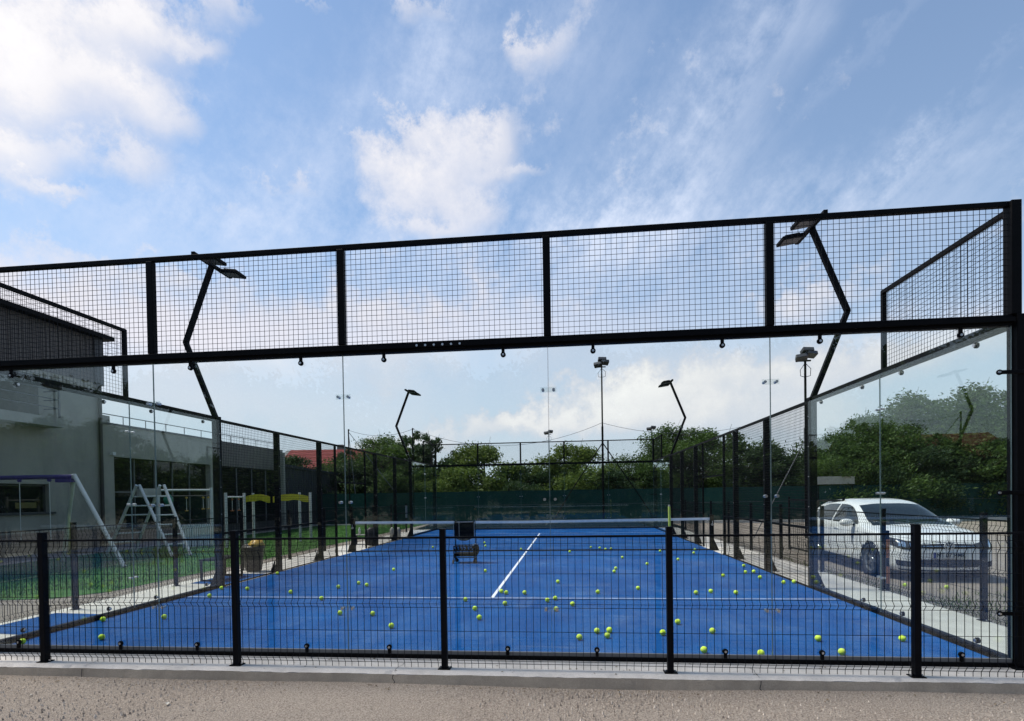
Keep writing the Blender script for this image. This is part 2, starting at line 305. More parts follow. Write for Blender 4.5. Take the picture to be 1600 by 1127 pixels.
# ------------------------------------------------------------------ mesh helpers
class MB:
    def __init__(s): s.v = []; s.f = []; s.sm = []
    def box(s, x0, x1, y0, y1, z0, z1, mtx=None):
        b = len(s.v); p = [(x, y, z) for x in (x0, x1) for y in (y0, y1) for z in (z0, z1)]
        if mtx: p = [tuple(mtx @ Vector(q)) for q in p]
        s.v += p
        s.f += [tuple(b+i for i in q) for q in ((0, 1, 3, 2), (4, 6, 7, 5), (0, 4, 5, 1), (2, 3, 7, 6), (0, 2, 6, 4), (1, 5, 7, 3))]
        return s
    def tube(s, pts, r, n=6, caps=True, rr=None):
        pts = [Vector(p) for p in pts]; rings = []
        for i, p in enumerate(pts):
            d = (pts[min(i+1, len(pts)-1)]-pts[max(i-1, 0)]).normalized()
            a = Vector((0, 0, 1)) if abs(d.z) < .9 else Vector((0, 1, 0))
            u = d.cross(a).normalized(); v = d.cross(u)
            k = rr[i] if rr else r; ring = []
            for j in range(n):
                t = 2*math.pi*(j+.5)/n; s.v.append(tuple(p+u*(k*math.cos(t))+v*(k*math.sin(t)))); ring.append(len(s.v)-1)
            rings.append(ring)
        for a, c in zip(rings, rings[1:]):
            for j in range(n): s.f.append((a[j], a[(j+1) % n], c[(j+1) % n], c[j]))
        if caps: s.f.append(tuple(reversed(rings[0]))); s.f.append(tuple(rings[-1]))
        return s
    def beam(s, a, b, w, h, upv=(0, 0, 1)):      # rectangular bar from a to b
        a, b = Vector(a), Vector(b); d = (b-a).normalized(); upv = Vector(upv)
        u = d.cross(upv).normalized(); v = u.cross(d); k = len(s.v)
        for p in (a, b):
            for i, j in ((-1, -1), (1, -1), (1, 1), (-1, 1)): s.v.append(tuple(p+u*(i*w/2)+v*(j*h/2)))
        s.f += [(k, k+1, k+2, k+3), (k+7, k+6, k+5, k+4)]+[(k+i, k+4+i, k+4+(i+1) % 4, k+(i+1) % 4) for i in range(4)]
        return s
    def lathe(s, prof, n=24, mtx=None, close=False):   # profile of (r, z)
        k = len(s.v); m = len(prof)
        for j in range(n):
            t = 2*math.pi*j/n
            for r, z in prof:
                p = Vector((r*math.cos(t), r*math.sin(t), z)); s.v.append(tuple(mtx @ p if mtx else p))
        for j in range(n):
            for i in range(m-1): s.f.append((k+j*m+i, k+((j+1) % n)*m+i, k+((j+1) % n)*m+i+1, k+j*m+i+1))
        if close:
            for i in (0, m-1): s.f.append(tuple(k+j*m+i for j in range(n)))
        return s
    def disc(s, c, r, th, axis, n=14):
        c = Vector(c); d = Vector(axis).normalized()
        return s.tube([c-d*th/2, c+d*th/2], r, n)
    def prism(s, poly, y0, y1, f):       # extrude 2-D polygon, f(a, b, depth) -> 3-D
        k = len(s.v); n = len(poly)
        s.v += [tuple(f(a, b_, y0)) for a, b_ in poly]+[tuple(f(a, b_, y1)) for a, b_ in poly]
        s.f += [tuple(range(k, k+n)), tuple(range(k+2*n-1, k+n-1, -1))]+[(k+i, k+n+i, k+n+(i+1) % n, k+(i+1) % n) for i in range(n)]
        return s
    def build(s, name, m, parent=None, smooth=False, bevel=0):
        me = bpy.data.meshes.new(name); me.from_pydata(s.v, [], s.f); me.update()
        if smooth: me.polygons.foreach_set('use_smooth', [True]*len(me.polygons))
        me.materials.append(M[m] if isinstance(m, str) else m)
        o = bpy.data.objects.new(name, me); col.objects.link(o)
        if parent: o.parent = parent; o.matrix_parent_inverse = parent.matrix_world.inverted() if False else Matrix()
        if bevel:
            bv = o.modifiers.new('bevel', 'BEVEL'); bv.width = bevel; bv.segments = 2; bv.limit_method = 'ANGLE'
        import bmesh
        bm = bmesh.new(); bm.from_mesh(me); bmesh.ops.recalc_face_normals(bm, faces=bm.faces); bm.to_mesh(me); bm.free()
        return o
def tag(o, label=None, cat=None, group=None, kind=None):
    if label: o['label'] = label
    if cat: o['category'] = cat
    if group: o['group'] = group
    if kind: o['kind'] = kind
    return o
def empty(name, loc=(0, 0, 0), rz=0, label=None, cat=None, group=None):
    o = bpy.data.objects.new(name, None); col.objects.link(o); o.location = loc; o.rotation_euler = (0, 0, rz); o.empty_display_size = .2
    return tag(o, label, cat, group)
def kids(o): return [c for c in list(col.objects) if c.parent == o]
def copy_tree(o, parent=None, ch=None):
    c = o.copy(); col.objects.link(c); c.parent = parent
    for k in kids(o): copy_tree(k, c)
    return c
def copy_part(o, loc, parent, rz=None):
    c = o.copy(); col.objects.link(c); c.parent = parent; c.location = loc
    if rz is not None: c.rotation_euler = (0, 0, rz)
    return c
def struct(name, mb, m, **k):
    return tag(mb.build(name, m, **k), kind='structure')

# ------------------------------------------------------------------ ground
GZ = -.10
g = MB(); g.v = [(-700, -300, -.16), (700, -300, -.16), (700, 900, -.16), (-700, 900, -.16)]; g.f = [(0, 1, 2, 3)]; struct('ground', g, 'earth')
g = MB()
nx, ny = 120, 70
def kerb_y(x): return -.435+.02*max(0, x-7)
for j in range(ny+1):
    for i in range(nx+1):
        x = -12+i*44/nx; y = -9+j*36/ny
        g.v.append((x, y, GZ+.012*math.sin(x*1.3+y*.7)*math.cos(y*1.1-x*.4)+random.uniform(-.002, .002)))
for j in range(ny):
    for i in range(nx): a = j*(nx+1)+i; g.f.append((a, a+1, a+nx+2, a+nx+1))
struct('gravel_yard', g, 'gravel', smooth=True)
g = MB()    # concrete slab under the court; slightly chipped front arris
xs = [-1.25+i*.06 for i in range(206)]
for x in xs:
    e = random.random(); c = .004+.010*e*e+(.03*random.random() if random.random() < .05 else 0); y = kerb_y(x)
    g.v += [(x, 20.25, 0), (x, y+.03+c, 0), (x, y, -.012-c), (x, y-.005*math.sin(x*2), -.22)]
for i in range(len(xs)-1):
    for k in range(3): a = i*4+k; g.f.append((a, a+4, a+5, a+1))
a = 0; g.f.append((0, 1, 2, 3)); g.v += [(xs[0], 20.25, -.2), (xs[-1], 20.25, -.2)]; b = len(g.v); L = (len(xs)-1)*4
g.f += [(0, 3, b-2), (L, b-1, L+3)]
struct('concrete_slab', g, 'slab')
k = MB()
for x0, x1 in zip(xs, xs[1:]):
    y0, y1 = kerb_y(x0), kerb_y(x1); b = len(k.v); j0, j1 = .006*math.sin(x0*5)+.004*math.sin(x0*17), .006*math.sin(x1*5)+.004*math.sin(x1*17)
    k.v += [(x0, y0-.004, -.018+.4*j0), (x0, y0-.03+j0, -.2), (x1, y1-.03+j1, -.2), (x1, y1-.004, -.018+.4*j1)]; k.f.append((b, b+1, b+2, b+3))
struct('kerb', k, 'kerb')
k = MB()
for x in (1.55, 4.6, 7.75, 10.3):
    y = kerb_y(x); pts = [(x+random.uniform(-.012, .012), z) for z in (-.02, -.05, -.08, -.11)]
    for (x0, z0), (x1, z1) in zip(pts, pts[1:]): b = len(k.v); o0, o1 = -.008-.32*(-z0-.02)*.45, -.008-.32*(-z1-.02)*.45; k.v += [(x0-.004, y+o0-.004, z0), (x0+.004, y+o0-.004, z0), (x1+.003, y+o1-.006, z1), (x1-.003, y+o1-.006, z1)]; k.f.append((b, b+1, b+2, b+3))
    pts = [(x+.01*i*random.uniform(-1, 1), y+.02+i*.06) for i in range(5)]
    for (x0, y0), (x1, y1) in zip(pts, pts[1:]): b = len(k.v); k.v += [(x0-.002, y0, .002), (x0+.002, y0, .002), (x1+.002, y1, .002), (x1-.002, y1, .002)]; k.f.append((b, b+1, b+2, b+3))
struct('kerb_joint', k, 'trim')
g = MB(); g.v = [(-10, 0.2, -.02), (-1.25, .2, -.02), (-1.25, 20.25, -.02), (-1.8, 26, -.02), (-14, 26, -.02)]; g.v += [(v[0], v[1], -.2) for v in g.v]
g.f = [(0, 1, 2, 3, 4), (0, 5, 6, 1)]; struct('gravel_path', g, 'gravel')
g = MB(); g.v = [(-8.2, 2.8, -.01), (-3.06, 2.8, -.01), (-2.3, 2.95, -.01), (-1.85, 3.6, -.01), (-1.8, 6.8, -.01), (-1.85, 14, -.01), (-2.0, 25.5, -.01), (-8.2, 25.5, -.01)]; g.f = [tuple(range(8))]
struct('lawn', g, 'lawn')
g = MB()
for _ in range(26000):       # blades on the lawn
    y = 2.8+22*random.random()**1.5; x = random.uniform(-8.1, -1.9)
    if y < 3.7 and x > -3.1: continue
    h = random.uniform(.02, .055); a = random.uniform(0, 6.28); dx, dy = .006*math.cos(a), .006*math.sin(a); b = len(g.v)
    g.v += [(x-dx, y-dy, -.011), (x+dx, y+dy, -.011), (x+random.uniform(-.02, .02), y+random.uniform(-.02, .02), h)]; g.f.append((b, b+1, b+2))
tag(g.build('grass', 'lawn'), 'short green grass blades on the playground lawn', 'grass', kind='stuff')
g = MB(); g.v = [(x, y, .006) for x, y in ((.0, .02), (10, .02), (10, 19.98), (0, 19.98))]; g.f = [(0, 1, 2, 3)]; struct('court_turf', g, 'turf')
g = MB(); g.v = [(-1.1, .75, .005), (-.06, .62, .005), (-.06, 1.75, .005), (-1.06, 1.82, .005), (-.92, 4.4, .005), (-.06, 4.3, .005), (-.06, 5.68, .005), (-.92, 5.68, .005)]; g.f = [(0, 1, 2, 3), (4, 5, 6, 7)]
struct('turf_patch', g, 'turf')
for m_, rects in (('worn', ((.04, 9.96, 3.03, 3.07), (.04, 9.96, 16.93, 16.97))), ('line', ((4.972, 5.022, 3.075, 9.9), (4.972, 5.022, 10.1, 16.92)))):
    g = MB()
    for a in rects:
        b = len(g.v); g.v += [(a[0], a[2], .010), (a[1], a[2], .010), (a[1], a[3], .010), (a[0], a[3], .010)]; g.f.append((b, b+1, b+2, b+3))
    struct('court_lines', g, m_)
g = MB(); g.box(-14, 42, 25.3, 25.5, -.2, .04); struct('far_kerb', g, 'spring')
g = MB(); g.box(-1.2, 11.5, 20.27, 25.28, -.2, -.012); struct('dark_green_strip', g, 'green_ground')  # ground coloured dark green like the screen cloth behind it
# distant low hills
g = MB()
for i in range(61):
    x = -500+i*16.6; h = 9+5*math.sin(i*.33)+3*math.sin(i*.9)+1.4*random.random()
    g.v += [(x, 420, -1), (x, 430, h), (x, 520, h*.8)]
for i in range(60):
    for q in (0, 1): a = i*3+q; g.f.append((a, a+3, a+4, a+1))
struct('hills', g, 'hill')

g = MB(); rp = random.Random(5)
for _ in range(12000):
    x = rp.uniform(-.5, 10.6); y = -.52-2.8*rp.random()**1.1; r_ = .003+.009*rp.random()**2.5; z = GZ+.004; b = len(g.v)
    for k in range(5): a = 1.2566*k+rp.random(); g.v.append((x+r_*math.cos(a)*rp.uniform(.7, 1.3), y+r_*math.sin(a)*rp.uniform(.7, 1.3), z-.012))
    g.v.append((x+rp.uniform(-.3, .3)*r_, y+rp.uniform(-.3, .3)*r_, z+r_*rp.uniform(.6, 1.2)+.004))
    for k in range(5): g.f.append((b+k, b+(k+1) % 5, b+5))
m, t_, b_ = mat('pebble_stone'); gi = N(t_, 'ShaderNodeNewGeometry'); t_.links.new(RAMP(t_, gi.outputs['Random Per Island'], [(0, (.24, .20, .165)), (.5, (.46, .39, .32)), (1, (.70, .62, .53))]), b_.inputs['Base Color']); b_.inputs['Roughness'].default_value = .9; M['pebble'] = m
tag(g.build('pebbles', 'pebble'), 'loose small stones on the gritty beige ground in front of the kerb', 'gravel', kind='stuff')
g = MB()
for _ in range(700):       # weeds along the outer edge of the slab and around the car
    if rp.random() < .6: x, y, z = 11.3+rp.gauss(.12, .12), rp.uniform(.5, 9), GZ-.005
    else: cx_ = rp.choice((12.0, 12.6, 11.7)); x, y, z = cx_+rp.gauss(0, .18), 3.4+rp.gauss(0, .25)+(cx_-12), GZ-.005
    h = rp.uniform(.03, .09); a = rp.uniform(0, 6.28); b = len(g.v); dx, dy = .008*math.cos(a), .008*math.sin(a)
    g.v += [(x-dx, y-dy, z), (x+dx, y+dy, z), (x+rp.uniform(-.05, .05), y+rp.uniform(-.05, .05), z+h)]; g.f.append((b, b+1, b+2))
tag(g.build('weeds', 'leafB'), 'sparse yellowish weeds along the right edge of the slab', 'weeds', kind='stuff')
# ------------------------------------------------------------------ foreground litter
for i, (x, y, s, lb) in enumerate([(2.9, -1.05, .035, 'small pale dry leaf on the gritty ground left of centre'), (1.55, -.95, .02, 'tiny pale scrap on the gritty ground at the far left')]):
    g = MB(); g.v = [(0, -s, .001), (s*.5, -.2*s, .008), (s*.2, s, .002), (-s*.4, 0, .011), (0, 0, .004)]; g.f = [(0, 1, 4), (1, 2, 4), (2, 3, 4), (3, 0, 4)]
    o = g.build('dry_leaf', 'pale'); o.location = (x, y, GZ+.012); o.rotation_euler = (0, 0, i*1.3+.6); tag(o, lb, 'leaf')

g = MB(); rl = random.Random(9)
for _ in range(260):
    x = rl.uniform(-.5, 10.8); y = kerb_y(x)-.07-abs(rl.gauss(0, .10)) if rl.random() < .75 else rl.uniform(kerb_y(x)+.03, -.06); z = GZ+.014 if y < kerb_y(x) else .003; s_ = rl.uniform(.006, .018); a = rl.uniform(0, 6.28); b = len(g.v); c, d = math.cos(a)*s_, math.sin(a)*s_
    g.v += [(x-c, y-d, z), (x+d*.5, y-c*.5, z+.3*s_), (x+c, y+d, z), (x-d*.5, y+c*.5, z+.2*s_)]; g.f.append((b, b+1, b+2, b+3))
tag(g.build('leaf_litter', leafmat('dry_litter', (.05, .035, .02), (.22, .17, .09))), 'tiny dry leaf bits gathered along the foot of the kerb', 'leaf litter', kind='stuff')
# ------------------------------------------------------------------ court walls
def mesh_grid(axis, w_, h, step=.05, r=.0023):
    g = MB(); n = round(w_/step)
    f = (lambda a, z: (a, 0, z)) if axis == 'x' else (lambda a, z: (0, a, z))
    for i in range(1, n): g.tube([f(i*step, 0), f(i*step, h)], r, 4, False)
    for j in range(1, round(h/step)): g.tube([f(0, j*step), f(w_, j*step)], r, 4, False)
    return g
GLASS_T = .012
def end_wall(y, label, out):         # out = -1: outside is towards the camera
    t = empty('glass_end_wall', (0, y, 0), 0, label, 'glass wall')
    bs = [0, 2, 4, 6, 8, 10]
    p0 = MB().box(-.034, .034, -.03, .03, 3.052, 3.978).build('post', 'black', t, bevel=.004); p0.location = (2, 0, 0)
    for x in bs[2:-1]: copy_part(p0, (x, 0, 0), t)
    for x, s in ((-.045, -1), (10.045, 1)):
        xu = x-.035*s
        MB().box(xu-.04, xu+.04, -.05, .05, 3.05, 4.02).build('post', 'black', t, bevel=.004)
        xo = x+.035*s
        MB().box(xo-.075, xo+.075, -.06, .06, 0, 3.048).build('post', 'black', t, bevel=.004)
        MB().box(xo-.12, xo+.12, -.10, .10, 0.001, .012).build('base_plate', 'black', t)
        for z in (.48, 1.52, 2.55):  # finger clamps holding the pane to the corner post
            c = MB().beam((xo, out*.07, z), (xo-.22*s, out*.07, z), .016, .035).disc((xo-.225*s, out*.07, z), .024, .02, (0, 1, 0)).build('glass_clamp', 'black', t, bevel=.006)
            MB().disc((xo-.235*s, out*.085, z), .010, .012, (0, 1, 0)).build('bolt', 'steel', c)
    MB().box(.01, 9.99, -.024, .024, 3.978, 4.022).build('top_rail', 'black', t, bevel=.004)
    r = MB().box(.01, 9.99, -.035, .035, 2.955, 3.048).build('middle_rail', 'black', t, bevel=.006)
    MB().box(.01, 9.99, out*.062, out*.036, 2.985, 3.02).build('channel', 'black', r)
    sp_ = MB().box(4.72, 5.22, out*.044-.003, out*.044+.006, 2.965, 2.984).build('splice_plate', 'black', r)
    g = MB()
    for i in range(6): g.disc((4.76+i*.083, out*.067, 3.002), .011, .012, (0, 1, 0), 8)
    g.build('bolt_row', 'steel', r)
    MB().box(.01, 9.99, -.028, .028, .0, .036).build('bottom_rail', 'black', t, bevel=.003)
    MB().box(.01, 9.99, -.014, .014, .038, .072).build('rubber_seal', 'seal', t)
    g0 = mesh_grid('x', 2, .96).build('mesh_panel', 'wire', t); g0.location = (0, .0, 3.03)
    for x in bs[1:-1]: copy_part(g0, (x, 0, 3.03), t)
    pn = MB().box(.004, 1.996, -GLASS_T/2, GLASS_T/2, .05, 2.985).build('glass_pane', 'glass', t)
    eg = MB().box(.0012, .0032, -GLASS_T/2, GLASS_T/2, .05, 2.985).box(1.9968, 1.9988, -GLASS_T/2, GLASS_T/2, .05, 2.985).build('glass_edge', 'glass_edge', pn)
    def brackets(c):
        for z in (.48, 1.52, 2.55):
            if not BR:
                BR.append(MB().box(-.075, .075, -.002, .002, -.024, .024).build('bracket_plate', 'plate', c)); BR.append(MB().disc((0, 0, 0), .0135, .05, (0, 1, 0), 10).build('bracket_bolt', 'steel', c))
                BR[0].location = (2, -.011, z); BR[1].location = (1.95, 0, z)
            else: copy_part(BR[0], (2, -.011, z), c); copy_part(BR[1], (1.95, 0, z), c)
            copy_part(BR[1], (2.05, 0, z), c)
    BR = []; brackets(pn)
    for i, x in enumerate(bs[1:-1]):
        c = copy_part(pn, (x, 0, 0), t); copy_part(eg, (0, 0, 0), c)
        if i < 3: brackets(c)
    def clip(s):
        g = MB(); g.disc((0, out*.02, s*.062), .025, .022, (0, 1, 0), 16); g.box(-.014, .014, out*.02-.011, out*.02+.011, 0 if s > 0 else -.062, .062 if s > 0 else 0)
        c = g.build('glass_clip', 'black', t, bevel=.003); h = MB().disc((0, out*.033, s*.062), .011, .008, (0, 1, 0), 8).build('screw', 'steel', c); return c, h
    for s, z in ((-1, 2.955), (1, .045)):
        c, h = clip(s); first = True
        for x0 in bs[:-1]:
            for dx in (.42, 1.58):
                if first: c.location = (x0+dx, 0, z); first = False
                else: k_ = copy_part(c, (x0+dx, 0, z), t); copy_part(h, (0, 0, 0), k_)
    return t
end_wall(0, 'near glass end wall of the padel court, closest to the camera, black frame with mesh on top', -1)
end_wall(20, 'far glass end wall of the padel court behind the net, thin black frame with mesh on top', 1)

def side_wall(x, out, label):
    t = empty('court_side_wall', (x, 0, 0), 0, label, 'side wall')
    o = out*.0
    def post(y, z1=3.0, z0=0, wx=.10, wy=.07):
        p = MB().box(o-wx/2+out*.05, o+wx/2+out*.05, y-wy/2, y+wy/2, z0, z1).build('post', 'black', t, bevel=.004)
        return p
    FB = []
    for y in (4, 6, 8, 12, 14, 16):
        p = post(y, 3.0, 0, .11, .11 if y in (4, 16) else .075)
        g = MB()         # stiffened foot plate towards the outside
        for dy in (-.055, .055): g.prism([(0, .012), (.11, .012), (.0, .27)], y-.005+dy, y+.005+dy, lambda a, b_, c: (out*(.105+a), c, b_))
        g.box(min(out*.0, out*.24), max(out*.0, out*.24), y-.09, y+.09, .0, .012)
        f = g.build('foot_plate', 'black', p)
        if not FB: FB.append(MB().disc((0, 0, .02), .011, .02, (0, 0, 1), 8).build('bolt', 'steel', p)); FB[0].location = (out*.2, y+.07, 0); FB.append(MB().disc((0, 0, 0), .008, .006, (1, 0, 0), 8).build('screw', 'steel', p)); FB[1].location = (-out*.008, y, .35)
        else: copy_part(FB[0], (out*.2, y+.07, 0), p); copy_part(FB[1], (-out*.008, y, .35), p)
        copy_part(FB[0], (out*.2, y-.07, 0), p)
        for q in range(1, 6): copy_part(FB[1], (-out*.008, y, .35+q*.48), p)
    for y in (8.95, 11.1): post(y, 3.0, 0, .05, .05)
    for y in (2.0, 18.0): post(y, 4.0, 2.96, .05, .05)
    MB().box(out*.02-.024, out*.02+.024, 4.0, 16.0, 2.96, 3.005).build('top_rail', 'black', t)
    for a, b_ in ((.05, 4), (16, 19.95)):
        MB().box(-.03+out*.05, .03+out*.05, a, b_-.001 if a < 1 else b_, 2.955, 3.045).build('glass_rail', 'black', t)
        MB().box(-.03+out*.03, .03+out*.03, a, b_, .0, .07).build('bottom_rail', 'black', t)
    for a, b_ in ((.05, 2.0), (18.0, 19.95)): MB().box(-.022+out*.04, .022+out*.04, a, b_, 3.96, 4.0).build('upper_rail', 'black', t)
    MB().box(out*.05-.02, out*.05+.02, 4.06, 8.93, .94, .98).build('middle_rail', 'black', t)
    MB().box(out*.05-.02, out*.05+.02, 11.12, 15.9, .94, .98).build('middle_rail', 'black', t)
    MB().box(out*.05-.02, out*.05+.02, 8.97, 11.08, 1.98, 2.02).build('door_head_rail', 'black', t)
    MB().box(-.012, .012, 4, 8.93, .012, .035).box(-.012, .012, 11.12, 16, .012, .035).build('kick_rail', 'black', t)
    g0 = mesh_grid('y', 2, 2.95, .05, .0027).build('mesh_panel', 'wire', t); g0.location = (0, 4, .02)
    for y in (6, 12, 14): copy_part(g0, (0, y, .02), t)
    for y, w_, z0 in ((8, .95, .02), (11.1, .9, .02), (8.95, 2.15, 2.0)):
        q = mesh_grid('y', w_, 2.95-z0, .05, .0027).build('mesh_panel', 'wire', t); q.location = (0, y, z0)
    for y in (.02, 18.02):
        q = mesh_grid('y', 1.95, .93, .05, .0020).build('mesh_panel', 'wire', t); q.location = (out*.04, y, 3.04)
    pn = MB().box(-GLASS_T/2, GLASS_T/2, .004, 1.994, .05, 2.985).build('glass_pane', 'glass', t)
    eg = MB().box(-GLASS_T/2, GLASS_T/2, .001, .003, .05, 2.985).box(-GLASS_T/2, GLASS_T/2, 1.995, 1.997, .05, 2.985).build('glass_edge', 'glass_edge', pn)
    def brackets(c):
        for z in (.48, 1.52, 2.55):
            for y in (1.95, 2.05):
                if not BR: BR.append(MB().disc((0, 0, 0), .0135, .05, (1, 0, 0), 10).build('bracket_bolt', 'steel', c)); BR[0].location = (0, y, z)
                else: copy_part(BR[0], (0, y, z), c)
    BR = []; brackets(pn)
    for y in (2, 16, 18):
        c = copy_part(pn, (0, y, 0), t); copy_part(eg, (0, 0, 0), c)
        if y == 16: brackets(c)
    for y in (.42, 1.58, 2.42, 3.58):
        for s, z in ((-1, 2.955), (1, .07)):
            c = MB().disc((out*.012, y, z+s*.05), .028, .02, (1, 0, 0), 14).build('glass_clip', 'black', t); MB().disc((-out*.012, y, z+s*.05), .016, .01, (1, 0, 0), 10).build('screw', 'steel', c)
    return t
side_wall(0, -1, 'left side wall of the court by the playground, glass corner then black mesh panels')
side_wall(10, 1, 'right side wall of the court by the white car, glass corner then black mesh panels')

# ------------------------------------------------------------------ floodlight masts of the court
def mast(x, y, s, label):            # s: +1 court lies towards +x
    t = empty('floodlight_mast', (x-s*.05, y, 3.0), 0, label, 'floodlight'); t['group'] = 'cranked floodlight masts on the court walls'
    g = MB(); g.beam((0, 0, 0), (-s*.55, 0, 1.40), .075, .075, (0, 1, 0)); g.beam((-s*.55, 0, 1.38), (-s*.02, 0, 2.72), .075, .075, (0, 1, 0))
    g.box(-.055, .055, -.06, .06, -.02, .05)
    g.build('mast_arm', 'black', t, bevel=.004)
    MB().box(-.03, .03, -.52, .52, 2.70, 2.75).build('cross_bar', 'black', t)
    for dy in (-.30, .28):
        r = Matrix.Translation((s*.03, dy, 2.71)) @ Matrix.Rotation(s*R(8), 4, 'Y')
        h = MB().box(min(0, s*.34), max(0, s*.34), -.15, .15, -.03, .02, r).build('lamp_head', 'black', t, bevel=.006)
        MB().box(min(s*.03, s*.31), max(s*.03, s*.31), -.12, .12, -.036, -.031, r).build('lamp_lens', 'lampgrey', h)
        MB().box(min(s*.05, s*.28), max(s*.05, s*.28), -.10, .10, .022, .05, r).build('heat_sink', 'black', h)
    return t
mast(0, 4, 1, 'near left cranked black mast rising from the left side wall with two flat lamps')
mast(10, 4, -1, 'near right cranked black mast rising from the right side wall with two flat lamps')
mast(0, 16, 1, 'distant left cranked black mast at the far end of the left side wall')
mast(10, 16, -1, 'distant right cranked black mast at the far end of the right side wall')

# ------------------------------------------------------------------ net
t = empty('padel_net', (0, 10, 0), 0, 'white taped black net stretched across the blue court', 'net')
g = MB()
def nz(x): return .885-.035*(1-abs(x-5)/5)
x = .08
while x < 9.93: g.tube([(x, 0, .03), (x, 0, nz(x)-.04)], .0021, 3, False); x += .042
for j in range(19):
    g.tube([(.06+i*.98, 0, .03+(nz(.06+i*.98)-.06)*j/18) for i in range(11)], .0021, 3, False)
g.build('net_mesh', 'net', t)
g = MB()
for i in range(40):
    x0, x1 = .06+i*.2475, .06+(i+1)*.2475; a, b_ = nz(x0), nz(x1); k_ = len(g.v)
    g.v += [(x0, -.008, a-.065), (x1, -.008, b_-.065), (x1, -.010, b_), (x0, -.010, a), (x0, .008, a-.065), (x1, .008, b_-.065), (x1, .010, b_), (x0, .010, a)]
    g.f += [(k_, k_+1, k_+2, k_+3), (k_+5, k_+4, k_+7, k_+6), (k_+3, k_+2, k_+6, k_+7), (k_, k_+4, k_+5, k_+1)]
g.build('top_tape', 'tape', t)
MB().box(.06, 9.94, -.009, .009, .012, .045).build('bottom_band', 'net', t)
for x in (0, 10):
    s = 1 if x == 0 else -1
    p = MB().box(x-.05, x+.05, -.05, .05, 0, .965).build('net_post', 'black', t, bevel=.006)
    MB().prism([(0, .01), (.13, .01), (0, .3)], -.05, .05, lambda a, b_, c: (x-s*(.05+a), c, b_)).build('foot_plate', 'black', p)
    MB().disc((x, -.07, .70), .03, .04, (0, 1, 0)).tube([(x, -.09, .70), (x, -.09, .80)], .007).build('crank', 'steel', p)

# ------------------------------------------------------------------ welded wire fences
def vprof(sx):      # (offset, z) of one upright wire with its three V folds
    return [(0, .008), (0, .05), (.028, .088), (0, .125), (0, .555), (.032, .594), (0, .632), (0, 1.024), (.032, 1.078), (0, 1.13), (0, 1.185)]
HZ = [.05, .125, .34, .555, .632, .86, 1.024, 1.13]
def fence(name, label, a, b_, n, side, end_extra=True):
    a, b_ = Vector((*a, 0)), Vector((*b_, 0)); d = (b_-a); L = d.length/n; ang = math.atan2(d.y, d.x)
    t = empty(name, a, ang, label, 'fence')
    g = MB(); k = 31
    for i in range(k):
        x = .06+i*(L-.12)/(k-1); g.tube([(x, side*(.0+o), z) for o, z in vprof(1)], .0027, 4, False)
    for z in HZ: g.tube([(.03, -side*.003, z), (L-.03, -side*.003, z)], .0027, 4, False)
    for z in (.085, .594, 1.078): g.tube([(.03, side*.030, z), (L-.03, side*.030, z)], .0024, 4, False)
    p0 = g.build('wire_panel', 'wire', t)
    r0 = MB().box(.03, L-.03, -.009, .009, 1.182, 1.200).build('top_rail', 'fence_paint', t)
    s0 = MB().box(-.025, .025, -.03, .03, .0, 1.262).build('post', 'fence_paint', t, bevel=.003)
    c0 = MB().box(-.027, .027, -.032, .032, 1.263, 1.272).build('cap', 'fence_paint', s0)
    f0 = MB().box(-.055, .055, -.045, .045, .0005, .008).build('foot_plate', 'black', s0)
    b0 = MB().disc((.042, 0, .014), .008, .016, (0, 0, 1), 6).build('bolt', 'steel', s0); b1 = MB().disc((-.042, 0, .014), .008, .016, (0, 0, 1), 6).build('bolt', 'steel', s0)
    for i in range(1, n):
        copy_part(p0, (i*L, 0, 0), t); copy_part(r0, (i*L, 0, 0), t)
    for i in range(1, n+1):
        c = copy_part(s0, (i*L, 0, 0), t)
        for q in (c0, f0, b0, b1): copy_part(q, (0, 0, 0), c)
    return t
fence('wire_fence', 'front black welded wire fence with square posts, nearest the camera on the concrete kerb', (-.97, -.31), (11.04, -.31), 6, -1)
fence('wire_fence', 'left side wire fence between the court and the green playground lawn', (-1.0, .02), (-1.05, 18.6), 9, -1)
fence('wire_fence', 'right side wire fence between the court slab and the white car', (11.02, -.27), (11.02, 18.2), 9, 1)

